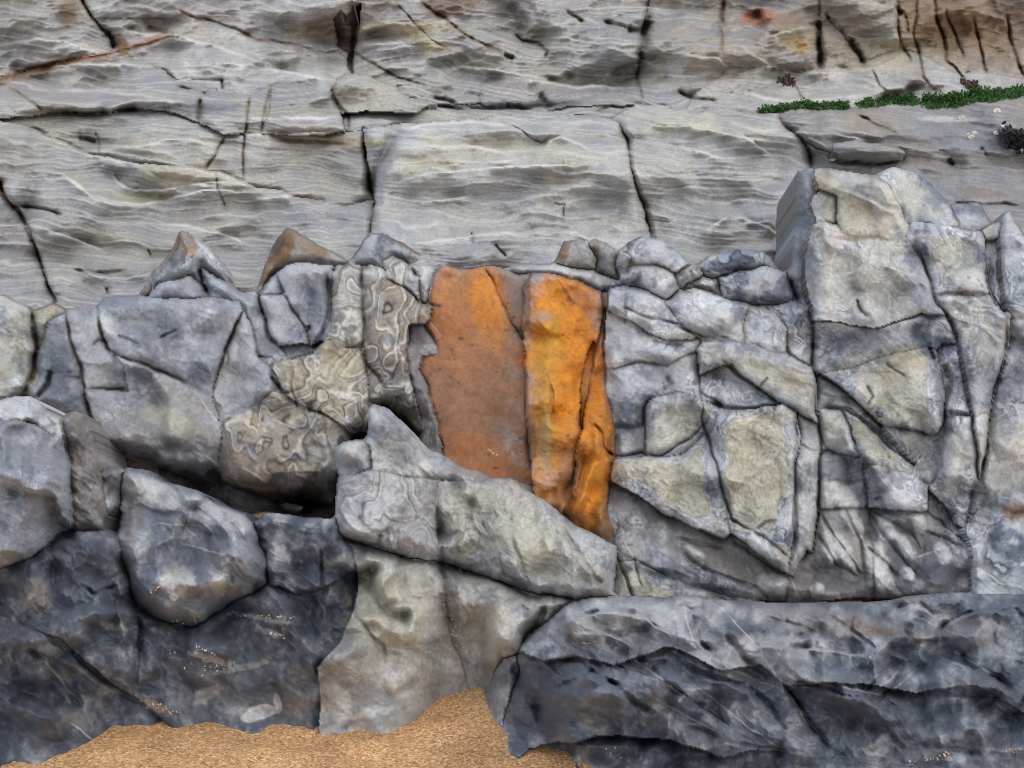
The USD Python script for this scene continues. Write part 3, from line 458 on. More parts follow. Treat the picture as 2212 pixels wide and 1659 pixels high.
# middle tier
for p_ in ('d 590,600 640,560 700,580', 'd 760,540 840,570 890,600', 'd 1020,550 1130,500'): groove(1, p_, 4, .05, .1)
groove(1, 'd 1530,400 1480,540 1440,640 1400,760 1370,900', 4, .07, .9); groove(1, 'd 1450,640 1450,730', 4, .04, .3); groove(1, 'd 420,420 450,600 510,760 560,930 600,1100 590,1180', 4, .06, .9); groove(1, 'd 620,360 640,480 700,620 770,680 900,720 1050,780 1200,850', 4, .07, .8); groove(1, 'd 580,885 820,890', 4, .06, .3); groove(1, 'd 330,760 300,860 240,940', 9, .14, .1)
groove(1, 'd 210,380 215,520 240,620 220,760 150,930', 8, .22, .3); groove(1, 'd 1730,800 1800,890 1850,920', 5, .08, .5); groove(1, 'd 1870,740 1860,900 1900,1000', 4, .04, .5); groove(1, 'd 400,800 520,815', 4, .05, .2); groove(1, 'd 1650,680 1700,690 1740,690', 3, .05, .3)
groove(1, 'd 1270,120 1310,180 1330,260', 8, .10, .2); groove(1, 'd 1480,60 1480,200 1540,240', 4, .08, .8); groove(1, 'd 2100,150 2120,300 2090,460 2010,620', 9, .16, .1); groove(1, 'd 1980,470 1990,600', 8, .12, .1); groove(1, 'd 1690,420 1720,560 1780,600', 5, .09, .5)
groove(1, 'e 140,90 150,300 160,480 150,640', 4, .05, .9); groove(1, 'e 310,190 420,240 520,330 640,350', 4, .05, .9); groove(1, 'e 130,600 170,700 300,880', 5, .06, .4); groove(1, 'e 470,800 480,960 480,1040', 4, .05, .2)
bump(1, (330, 690, 50, 40, 0), -.05); bump(1, (400, 720, 40, 50, 20), .05); bump(1, (660, 640, 26, 50, 10), -.04); bump(1, (600, 985, 90, 60, 20), .07); bump(1, (330, 930, 70, 40, 10), .06); bump(1, (655, 1085, 45, 22, 0), -.30, 1.5); bump(1, (245, 1000, 45, 22, 20), -.16); bump(1, (680, 820, 50, 36, 0), .05)
patch(1, 'stone', (370, 960, 200, 55, 12), .6); patch(1, 'char', (300, 985, 110, 20, 20), .45); patch(1, 'char', (520, 1050, 150, 22, 8), .35); patch(1, 'dark', (430, 1000, 80, 30, 20), .3); patch(1, 'brown', (560, 1030, 100, 40, 15), .35); patch(1, 'char', (680, 1065, 60, 40, -30), .8); patch(1, 'beige', (365, 905, 55, 26, 30), .55); patch(1, 'tan', (390, 880, 80, 40, 30), .3); patch(1, 'slate', (120, 800, 40, 60, 0), .45); patch(1, 'olive', (125, 665, 30, 10, 0), .6); patch(1, 'slate', (690, 640, 20, 60, 8), .5)
patch(1, 'slate', (330, 700, 70, 40, 10), .35); patch(1, 'pale', (215, 700, 22, 30, 10), .5); patch(1, 'brown', (395, 525, 32, 30, 20), .65); patch(1, 'orange', (412, 545, 8, 6, 0), .35); patch(1, 'brown', (610, 535, 24, 42, 20), .9); patch(1, 'char', (603, 525, 12, 26, 20), .75); patch(1, 'brown', (660, 520, 60, 18, 32), .6); patch(1, 'brown', (575, 590, 16, 40, 25), .7); patch(1, 'brown', (880, 530, 55, 9, 30), .7); patch(1, 'pale', (650, 580, 60, 16, 0), .3)
patch(1, 'brown', (1216, 545, 14, 30, 25), .65); patch(1, 'brown', (1290, 535, 10, 20, 0), .6); patch(1, 'beige', (725, 805, 30, 30, 0), .45); patch(1, 'white', (735, 850, 40, 6, 20), .55); patch(1, 'beige', (640, 900, 14, 22, 10), .55); patch(1, 'olive', (755, 780, 30, 30, 0), .3); patch(1, 'slate', (840, 735, 18, 12, 0), .6); patch(1, 'char', (880, 880, 40, 20, 30), .75); patch(1, 'char', (915, 950, 30, 40, 20), .7); patch(1, 'char', (790, 880, 50, 16, -10), .4)
# the orange face
for e_, c_, a_ in (((1000, 800, 140, 260, 0), 'mauve', 1.0), ((990, 650, 90, 90, 0), 'rust', .6), ((1055, 650, 38, 90, -12), 'orange', .75), ((1005, 760, 80, 60, 0), 'rust', .3), ((940, 700, 60, 60, 0), 'rust', .4), ((1040, 990, 110, 50, 15), 'rust', .75), ((1090, 1040, 80, 40, 15), 'rust', .7), ((985, 620, 30, 40, 0), 'gold', .2), ((1120, 900, 22, 180, 0), 'tan', .15)):
    patch(1, c_, e_, a_, only='OR', rag=.5, sc=40, soft=.45)
for e_, c_, a_ in (((1230, 860, 112, 330, 0), 'rust', .75), ((1210, 700, 70, 130, 8), 'orange', 1.0), ((1190, 840, 32, 190, 2), 'gold', .85), ((1235, 820, 30, 160, 5), 'orange', .9), ((1160, 900, 14, 150, 0), 'gold', .5), ((1285, 980, 44, 210, 0), 'orange', .95), ((1240, 1090, 60, 80, 20), 'orange', .75), ((1265, 650, 50, 22, 25), 'rust', .9), ((1175, 685, 22, 12, 0), 'tan', .75), ((1180, 740, 30, 60, 0), 'gold', .35), ((1300, 660, 10, 30, 10), 'char', .6), ((1250, 1010, 12, 60, 15), 'char', .5), ((1215, 1060, 26, 40, 25), 'char', .45), ((1300, 1160, 30, 22, 20), 'char', .7), ((1180, 960, 12, 60, 0), 'olive', .45), ((1148, 960, 14, 40, 0), 'char', .55), ((1140, 660, 8, 50, 0), 'char', .6), ((1310, 1080, 10, 50, 0), 'char', .4), ((1250, 1130, 20, 25, 20), 'char', .5)):
    patch(1, c_, e_, a_, only='OR', rag=.8, sc=26, soft=.4)
rsf = np.random.RandomState(5)
for k_ in range(70):
    x_, y_ = rsf.uniform(935, 1300), rsf.uniform(640, 1100)
    patch(1, 'char', (x_, y_, rsf.uniform(2, 7), rsf.uniform(1.5, 3.5), rsf.uniform(-40, 40)), rsf.uniform(.3, .75), only='OR', rag=1.0, sc=8, soft=.4)
groove(1, 'e 1215,560 1200,800 1210,1100 1230,1300', 4, .03, .1); groove(1, 'e 1330,800 1370,950 1380,1100', 7, .05, .1); groove(1, 'e 1640,1110 1690,1170 1700,1250 1760,1310', 4, .05, .2); groove(1, 'e 830,130 830,350 850,520', 8, .012, 0); groove(1, 'e 1360,150 1440,250 1500,330', 5, .025, .2); groove(1, 'e 1530,1350 1480,1500 h 1440,0', 9, .07, .1)
bump(1, (1290, 950, 18, 40, 0), .05); bump(1, (1295, 1010, 16, 40, 10), .05); bump(1, (1185, 850, 16, 120, 0), .03); bump(1, (1300, 1110, 16, 40, 0), .05); bump(1, (1262, 1060, 10, 80, 18), .05); bump(1, (1225, 1085, 8, 60, 18), .04)
# right wall
groove(1, 'e 1840,240 1835,360 1960,430 2212,470', 4, .05, .4); groove(1, 'e 1835,360 1830,460', 3, .03, .3); groove(1, 'f 440,370 410,450 400,550', 4, .04, .3); groove(1, 'f 0,480 100,530 180,560 320,560', 4, .06, .7); groove(1, 'f 280,700 380,790 510,880 640,970 760,1030 880,1110', 5, .06, .5); groove(1, 'f 580,820 510,890', 4, .04, .3); groove(1, 'f 140,900 300,1010 600,995 660,980', 5, .08, .2); groove(1, 'f 160,960 280,1000', 9, .12, .1)
groove(1, 'e 1760,1310 1830,1310 1950,1290 2060,1310 f 80,1200 150,1120', 4, .10, .1); groove(1, 'f 130,640 140,900 150,1060 200,1200 240,1400 300,1620 i 330,60 450,140', 4, .07, .5); groove(1, 'f 740,1030 750,1250 740,1500 i 750,50 740,250', 4, .06, .3); groove(1, 'f 860,360 860,700 880,1000 910,1200 900,1500 i 880,30 860,240', 5, .10, .5); groove(1, 'f 770,1240 880,1280', 4, .04, .3)
groove(1, 'e 2000,940 1960,1000 1960,1110 1900,1130 1740,1110', 7, .06, .1); groove(1, 'e 2100,800 2130,850 2080,890', 10, .08, .1); groove(1, 'e 2000,570 2212,620', 8, .06, .1); bump(1, (1430, 760, 40, 20, 10), .05); bump(1, (1345, 860, 22, 40, 0), .05)
groove(1, 'h 1720,230 1790,340 1880,560', 4, .06, .3); groove(1, 'h 1790,340 1890,320 1940,500', 3, .04, .2); groove(1, 'i 0,190 130,220 280,250', 5, .05, .2); groove(1, 'i 0,250 150,380 330,450 500,500 560,570', 6, .06, .2); groove(1, 'i 330,60 430,130 540,170 700,300', 5, .06, .2); groove(1, 'i 490,130 560,80 640,70', 4, .04, .2); groove(1, 'i 350,200 500,300 640,400', 6, .05, .2)
patch(1, 'stone', (1600, 1215, 130, 40, 25), .75); patch(1, 'stone', (1440, 1120, 90, 14, 32), .6); patch(1, 'dark', (1560, 1278, 90, 10, 8), .7); patch(1, 'olive', (1905, 790, 75, 40, 20), .3); patch(1, 'olive', (1965, 775, 40, 24, 30), .6); patch(1, 'beige', (1640, 800, 70, 30, 20), .3); patch(1, 'brown', (1510, 735, 30, 6, 10), .6); patch(1, 'white', (1530, 742, 30, 4, 5), .4); patch(1, 'olive', (1575, 790, 12, 14, 0), .5); patch(1, 'slate', (1490, 880, 20, 24, 0), .3); patch(1, 'slate', (1420, 780, 60, 22, 15), .35); patch(1, 'slate', (1390, 930, 22, 40, 10), .35); patch(1, 'slate', (1840, 740, 80, 26, 10), .5); patch(1, 'slate', (1960, 640, 60, 36, 0), .3); patch(1, 'slate', (1745, 560, 20, 110, 0), .5); patch(1, 'slate', (1730, 430, 14, 60, 0), .5); patch(1, 'slate', (2040, 870, 16, 90, -10), .6)
patch(1, 'dark', (1820, 1020, 80, 26, 5), .55); patch(1, 'stone', (1800, 1180, 80, 120, 0), .5); patch(1, 'dark', (1800, 1250, 110, 40, 0), .6); patch(1, 'dark', (1980, 1200, 80, 70, 20), .55); patch(1, 'dark', (1870, 1100, 60, 60, 40), .45); patch(1, 'dark', (2040, 1240, 60, 30, 0), .5); patch(1, 'slate', (2140, 830, 60, 60, 0), .4); patch(1, 'dark', (2115, 1065, 20, 30, 0), .6); patch(1, 'brown', (2190, 1105, 30, 20, 20), .7); patch(1, 'olive', (2160, 950, 60, 60, 0), .25); patch(1, 'beige', (1860, 490, 70, 30, 20), .4); patch(1, 'brown', (1780, 385, 20, 26, 30), .45); patch(1, 'brown', (1850, 512, 60, 6, 5), .5); patch(1, 'stone', (1700, 1250, 60, 60, 20), .6)
# pale fragments set in the dark base of the right wall
for e_ in ((1790, 1180, 12, 34, -8), (1825, 1195, 14, 40, -25), (1895, 1215, 24, 44, -15), (1905, 1250, 26, 22, 0), (1850, 1140, 16, 22, -20), (1915, 1140, 18, 26, -30), (1955, 1180, 14, 34, -35), (1830, 1090, 22, 40, -8), (1940, 1080, 34, 22, 20), (1960, 1240, 12, 20, -40), (2035, 1195, 14, 24, -20), (1765, 1275, 14, 14, 0), (2120, 1240, 12, 16, -30), (1500, 1190, 22, 10, 30), (1640, 1180, 40, 16, 40), (1670, 1260, 30, 22, 20), (1790, 1060, 18, 26, 0), (1985, 1130, 14, 22, -20), (2055, 1000, 18, 60, 0)):
    patch(1, 'pale', e_, .65, rag=.8, sc=16, soft=.3); bump(1, (e_[0], e_[1], e_[2] * 1.1, e_[3] * 1.1, e_[4]), .022, 1.4)
for p_ in ('i 880,150 1000,350 1180,450', 'i 900,30 1000,180 1180,440', 'i 1060,0 1160,200 1190,450', 'i 1230,30 1400,280 1540,440', 'i 1200,230 1300,330 1420,430', 'i 1560,130 1700,180 1830,260', 'i 1220,0 1500,160 1560,280', 'f 1190,1350 1200,1500 1240,1640', 'f 930,1480 1100,1470 1190,1480', 'f 1250,1600 1310,1580'):
    groove(1, p_, 5, .05, .15)
groove(1, 'f 1530,0 1600,180 1650,330 1760,480 1800,620 1840,850 1880,1050 1910,1300 1915,1470', 5, .09, .5); groove(1, 'f 2100,420 2100,560 2070,720 2050,820 2000,950 1970,1250 1930,1470', 6, .14, .3); groove(1, 'f 1960,20 1980,260 2050,380', 4, .07, .3); groove(1, 'f 2050,60 2070,200 2080,400', 5, .10, .4); groove(1, 'f 1650,280 1850,265 1980,270', 5, .06, .3); groove(1, 'f 1140,310 1150,360 1210,420', 5, .09, .1); groove(1, 'f 720,180 730,260 770,310', 7, .16, .2); groove(1, 'f 1610,620 1640,700', 7, .10, .1); groove(1, 'f 1700,720 1740,850 1700,1000 1690,1180', 10, .13, .1); groove(1, 'f 1730,1040 1860,1050', 6, .08, .1); groove(1, 'f 900,980 1100,1020 1250,1130 1400,1250 1530,1400', 5, .06, .2); groove(1, 'f 870,780 1000,850 1200,1020 1300,1110 1640,1170', 5, .06, .3); groove(1, 'f 1050,1010 1110,1150 1140,1300', 4, .05, .2); groove(1, 'f 1200,860 1240,930 1210,1000', 5, .05, .2); groove(1, 'f 1340,720 1450,800', 3, .04, .2)
ledge(1, 'f 1000,180 1240,60 1440,120 1600,300', .05, 4, 30); ledge(1, 'f 850,460 1000,450 1250,500 1360,470 1600,400', .05, 4, 30); ledge(1, 'c 870,1080 940,1160 1010,1200 1250,1290 1380,1360', .06, 4, 26); ledge(1, 'c 1420,1280 1700,1300', .03, 4, 24); ledge(1, 'f 1940,480 2080,600', .04, 4, 30)
# foreground
groove(2, 'h 640,0 640,200 650,340 680,420 690,480', 7, .07, .4); groove(2, 'h 660,560 690,700 760,860 820,1040', 10, .06, .8); groove(2, 'h 1110,0 1110,200 1170,320 1210,470', 5, .05, .2); groove(2, 'h 1360,0 1460,150 1560,300 1720,540', 6, .05, .2); groove(2, 'h 260,150 250,230', 6, .07, .1); groove(2, 'h 280,150 340,90 500,60 600,40', 10, .05, .1); groove(2, 'h 920,80 1020,280 1060,420 1180,480', 3, .03, .1); groove(2, 'h 190,370 210,440 190,530', 3, .03, .3); groove(2, 'h 100,560 110,690 200,800 290,860 290,970', 5, .05, .4); groove(2, 'h 290,900 430,960 530,1040', 3, .03, .2); groove(2, 'h 410,370 460,560 540,590', 3, .025, .2)
groove(2, 'h 0,190 260,240 450,320 640,350 860,410 1040,470 1200,540 1540,585', 5, .09, .2); groove(2, 'h 1160,620 1210,640 1200,700', 5, .06, .2); groove(2, 'h 1330,620 1260,760 1170,880', 12, .14, .1)
groove(2, 'g 640,1490', 3, 0, 0) if False else None
groove(2, 'g 760,280 820,450 860,620 900,750 910,1000', 8, .10, .3); groove(2, 'g 860,600 1000,700 1150,760 1280,730 1400,620 1500,600', 6, .08, .1); groove(2, 'g 0,690 200,760 420,900 600,1040 760,1180 900,1250', 6, .06, .1); ledge(2, 'g 60,820 330,950 520,1060 700,1180', -.05, 5, 40); groove(2, 'g 330,980 430,1150 520,1280 600,1440', 4, .03, 0); groove(2, 'g 560,500 610,540 760,490', 4, .05, .1); groove(2, 'g 80,1250 130,1150 220,1110', 10, .07, .1); groove(2, 'g 1480,300 1490,500', 6, .05, .1); groove(2, 'g 1640,220 1690,300 1730,500', 8, .07, .1); groove(2, 'g 2060,250 2070,520', 5, .06, .1); groove(2, 'g 1180,100 1300,160 1440,190', 8, .06, .1); groove(2, 'g 1750,1050 1800,1250 1780,1370', 8, .05, .1)
bump(2, (190, 1300, 70, 55, 10), .08); bump(2, (390, 1240, 80, 60, 0), .05); bump(2, (60, 1050, 80, 90, 0), .05); bump(2, (70, 1500, 60, 60, 0), .05); bump(2, (900, 1090, 60, 60, 0), .04); bump(2, (760, 1480, 60, 60, 0), .05); bump(2, (1290, 1480, 60, 50, 20), .09); bump(2, (1450, 1470, 50, 40, 20), .06)
for p_, w_, d_ in (('h 1440,960 1560,960 1700,1110 1850,1130', 7, .08), ('h 1340,990 1440,960 1540,970', 6, .06), ('h 1560,1060 1640,1040 1800,1150 1950,1270 2100,1360', 8, .09), ('h 1400,1140 1540,1100', 8, .06), ('h 1740,870 1780,1000 1860,1060', 10, .08), ('h 1930,950 1980,1000 2100,990', 8, .07), ('h 1990,1010 2100,1140 2212,1200', 9, .09), ('h 1120,980 1160,1120 1280,1300 1290,1480', 12, .10), ('h 1270,1260 1300,1400', 14, .12), ('h 1640,900 1760,830 1900,760 2000,770', 8, .05), ('i 0,980 200,1060 420,1130 600,1260', 7, .07), ('i 300,800 420,950 480,1010 600,1080', 8, .08), ('i 130,860 250,910', 9, .06), ('i 0,1380 170,1420 380,1510 600,1530 820,1560', 6, .07), ('i 680,1130 760,1250 850,1390 940,1500 1050,1590', 7, .12), ('i 720,1110 860,1120 1050,1190 1190,1200', 5, .06), ('i 1200,1160 1310,1040 1400,960', 5, .05), ('i 1250,1250 1350,1150 1440,1010', 5, .05), ('i 1400,640 1550,600 1650,680', 5, .05), ('i 1440,730 1500,850 1640,850', 6, .05), ('i 1660,780 1800,690 1900,640', 6, .05), ('i 1800,900 1880,1010 1990,1060 2120,1140', 8, .10), ('i 1900,1300 2000,1250 2150,1120', 8, .05), ('i 1180,1390 1330,1420 1450,1540', 8, .07), ('i 1550,1510 1700,1540 1900,1560', 7, .07), ('i 470,1180 600,1290 700,1420', 7, .06), ('i 100,650 130,850 260,960', 6, .05), ('i 540,700 700,720 900,790', 5, .04), ('i 960,680 1150,800 1280,900', 5, .04), ('i 2050,660 2150,640 2212,700', 5, .06)):
    groove(2, p_, w_, d_, 0)
for p_, a_ in (('h 1200,850 1380,740 1560,690 1760,660 1960,690 2150,830', .06), ('h 1500,800 1700,800 1900,880', .05), ('i 0,640 200,660 500,610', .05), ('i 1380,690 1560,640 1640,700', .07), ('i 1660,790 1780,700 1950,640 2180,690', .08), ('i 560,880 900,900 1300,950', .05), ('i 1000,1100 1180,1190 1250,1240 1400,1360', .06), ('i 130,1080 280,1100 430,1190', .06), ('i 1620,910 1900,1040 2212,1250', .06), ('h 1400,1130 1500,1130 1600,1070 1700,1130 1900,1250', .06)):
    ledge(2, p_, a_, 4, 34)
patch(2, 'pale', (330, 1060, 80, 26, 25), .5); patch(2, 'pale', (480, 1110, 60, 30, 25), .4); patch(2, 'dark', (470, 1165, 30, 28, 30), .6); patch(2, 'white', (385, 1255, 30, 36, 25), .55, rag=1.4, sc=14); patch(2, 'white', (470, 1260, 16, 26, -20), .4, rag=1.2, sc=12); patch(2, 'tan', (400, 1335, 50, 12, -20), .5, rag=1.3, sc=12); patch(2, 'slate', (400, 1200, 90, 40, 0), .35); patch(2, 'dark', (310, 1290, 40, 40, 40), .5); patch(2, 'stone', (290, 1100, 20, 80, 5), .5)
patch(2, 'slate', (185, 1295, 80, 60, 15), .8, soft=.15, rag=.5); patch(2, 'white', (245, 1352, 26, 10, 10), .4, rag=1.3, sc=12); patch(2, 'tan', (80, 1290, 28, 40, 0), .4); patch(2, 'slate', (90, 1530, 90, 60, 30), .5); patch(2, 'pale', (165, 1540, 50, 34, 40), .3, rag=1.5, sc=18); patch(2, 'tan', (330, 1525, 45, 10, 28), .6, rag=1.6, sc=10); patch(2, 'slate', (600, 1270, 80, 50, 10), .5); patch(2, 'slate', (460, 1430, 120, 50, 20), .5, rag=1.4, sc=20); patch(2, 'pale', (600, 1195, 26, 16, 30), .6, rag=1.0, sc=14); patch(2, 'white', (580, 1365, 26, 7, 10), .5, rag=1.6, sc=8); patch(2, 'white', (455, 1420, 40, 7, 16), .5, rag=1.8, sc=8); patch(2, 'white', (560, 1335, 60, 5, 8), .4, rag=2, sc=8); patch(2, 'white', (520, 1440, 60, 6, -15), .35, rag=2, sc=8); patch(2, 'crackdirt', (640, 1500, 80, 50, -20), .4); patch(2, 'pale', (560, 1540, 40, 15, -14), .75, rag=.4, soft=.12); patch(2, 'pale', (597, 1520, 9, 22, -8), .6, rag=.4, soft=.15); patch(2, 'stone', (650, 1500, 30, 60, 5), .4); patch(2, 'pale', (450, 1500, 30, 14, -30), .5, rag=1.2, sc=12)
patch(2, 'slate', (800, 1500, 70, 26, 10), .5, rag=1.3, sc=22); patch(2, 'beige', (840, 1320, 90, 90, 0), .55); patch(2, 'beige', (1050, 1360, 50, 60, 0), .45); patch(2, 'stone', (970, 1490, 130, 26, -28), .6); patch(2, 'stone', (850, 1555, 160, 14, -6), .6); patch(2, 'pale', (860, 1225, 120, 20, 10), .4); patch(2, 'slate', (770, 1210, 22, 60, 10), .5); patch(2, 'stone', (975, 1300, 18, 60, -8), .7); patch(2, 'dark', (1160, 1350, 30, 40, 20), .6); patch(2, 'slate', (740, 1250, 30, 40, 0), .4)
patch(2, 'stone', (930, 1060, 30, 40, 10), .55); patch(2, 'stone', (880, 1140, 30, 30, 0), .35); patch(2, 'slate', (860, 985, 30, 20, 10), .5); patch(2, 'slate', (770, 1010, 20, 20, 0), .4); patch(2, 'stone', (1280, 1260, 50, 30, 0), .5); patch(2, 'white', (810, 900, 12, 26, -20), .4); patch(2, 'beige', (1150, 1160, 40, 70, -20), .5); patch(2, 'stone', (1010, 1020, 60, 12, 12), .6)
patch(2, 'dark', (1170, 1520, 70, 80, 0), .7); patch(2, 'slate', (1300, 1480, 90, 60, 20), .7); patch(2, 'dark', (1420, 1420, 100, 22, 30), .5); patch(2, 'dark', (1640, 1380, 110, 22, 30), .5); patch(2, 'dark', (1780, 1520, 60, 60, 40), .65); patch(2, 'dark', (1960, 1560, 160, 50, 15), .6); patch(2, 'dark', (2170, 1480, 90, 40, 30), .6); patch(2, 'stone', (1330, 1340, 110, 20, -10), .5); patch(2, 'stone', (1800, 1345, 160, 26, 8), .55); patch(2, 'pale', (1700, 1400, 140, 26, 5), .3); patch(2, 'pale', (1960, 1325, 40, 16, -10), .5); patch(2, 'pale', (2100, 1355, 80, 22, 10), .35); patch(2, 'stone', (2050, 1380, 110, 20, 0), .4); patch(2, 'slate', (1560, 1560, 120, 40, 20), .35); patch(2, 'brown', (1880, 1360, 60, 10, 10), .35)
patch(0, 'char', (2190, 302, 34, 26, 20), .9, rag=1.2, sc=14)
patch(2, 'dark', (100, 1560, 240, 110, 20), .5, soft=.6)
patch(2, 'dark', (450, 1460, 160, 90, 0), .35, soft=.6)
patch(2, 'dark', (1260, 1560, 220, 70, 20), .5, soft=.5)
patch(2, 'pale', (1420, 1325, 200, 26, 2), .3, soft=.5)
patch(2, 'pale', (1500, 1400, 260, 40, 14), .25, soft=.5)
for e_ in ((1310, 700, 9, 60, 0), (1312, 840, 10, 50, 0), (1322, 960, 10, 60, 0), (1305, 1120, 22, 50, 0)): patch(1, 'brown', e_, .65, only='OR', rag=1.0, sc=14)
VE = np.random.RandomState(8)
def vein(t, x0, y0, x1, y1, w=1.8, amt=.38): patch(t, 'pale', ((x0 + x1) / 2, (y0 + y1) / 2, math.hypot(x1 - x0, y1 - y0) / 2, w, math.degrees(math.atan2(y1 - y0, x1 - x0))), amt, rag=.5, sc=24, soft=.35)
for q_ in ((1700, 1480, 1640, 1440), (1800, 1480, 1900, 1500), (1880, 1500, 1950, 1440), (1900, 1510, 1990, 1440), (1540, 1300, 1640, 1400), (1480, 1310, 1500, 1400), (1560, 1440, 1690, 1490), (1400, 1500, 1560, 1590), (1690, 1480, 1760, 1580), (1360, 1420, 1470, 1500), (1960, 1330, 2100, 1380), (2050, 1400, 2180, 1480), (1500, 1480, 1660, 1600), (380, 1120, 430, 1170), (340, 1130, 440, 1140), (390, 1175, 480, 1195), (420, 1080, 400, 1160), (100, 1430, 180, 1530), (150, 1560, 200, 1600)): vein(2, *q_)
for k_ in range(60):
    x_, y_ = VE.uniform(80, 2150), VE.uniform(620, 1270); a_ = VE.uniform(.2, 1.1) if VE.rand() < .7 else VE.uniform(-.9, 0); l_ = VE.uniform(25, 80)
    if 930 < x_ < 1330: continue
    vein(1, x_, y_, x_ + l_ * math.cos(a_), y_ + l_ * math.sin(a_), VE.uniform(1.4, 3), VE.uniform(.2, .5))
bump(0, (1875, 325, 70, 18, 3), .10, 1.5); bump(0, (795, 195, 62, 26, 4), .13, 1.4); bump(0, (120, 225, 160, 16, 0), .08); bump(0, (330, 215, 120, 14, 4), .08); bump(0, (1150, 285, 200, 16, 0), .05); bump(0, (1520, 275, 110, 16, 6), .05)
patch(2, 'dark', (620, 1400, 130, 120, 0), .35, soft=.6)

# ------------------------------------------------------------------ relief and colour of each tier
GREY, PALE, BEIGE = np.array([0.325, 0.343, 0.368]), np.array([0.60, 0.595, 0.58]), np.array([0.45, 0.425, 0.325])
DARK, BROWN, OLIVE = np.array([0.042, 0.050, 0.066]), np.array([0.17, 0.092, 0.035]), np.array([0.37, 0.325, 0.21])
COL = dict(grey=GREY, pale=PALE, beige=BEIGE, dark=DARK, brown=BROWN, olive=OLIVE, rust=np.array([0.37, 0.14, 0.04]), mauve=np.array([0.25, 0.125, 0.066]),
           orange=np.array([0.52, 0.185, 0.011]), gold=np.array([0.45, 0.22, 0.025]), char=np.array([0.035, 0.026, 0.02]), white=np.array([0.62, 0.60, 0.55]), slate=np.array([0.085, 0.099, 0.128]), tan=np.array([0.30, 0.255, 0.19]), bluegrey=np.array([0.205, 0.215, 0.245]), crackdirt=np.array([0.14, 0.118, 0.092]), stone=np.array([0.23, 0.205, 0.19]), red=np.array([0.40, 0.16, 0.08]))
MESHES, YF = {}, {}
from scipy.spatial import cKDTree
def facets(x, y, size, slope, seed, soft=1.6):
    rs = np.random.RandomState(seed)
    gx, gy = np.meshgrid(np.arange(x.min() - 2 * size, x.max() + 2 * size, size), np.arange(y.min() - 2 * size, y.max() + 2 * size, size))
    p = np.stack([gx.ravel(), gy.ravel()], 1) + rs.uniform(-.48, .48, (gx.size, 2)) * size; g = rs.normal(size=(len(p), 2)) * slope; c = rs.normal(size=len(p)) * slope * size * .35
    q = np.stack([x.ravel(), y.ravel()], 1); _, k = cKDTree(p).query(q, 5, workers=-1)
    dv = q[:, None] - p[k]; pl = c[k] + (dv * g[k]).sum(-1) + slope / size * 0.9 * (dv * dv).sum(-1)
    return ndi.gaussian_filter(pl.min(1).reshape(x.shape), soft)
stats = []
FULL = (U, V, WU, WV, VC, V0, NV)
ROWS = {0: (V0, 800), 1: (330, 1420), 2: (830, V1)}
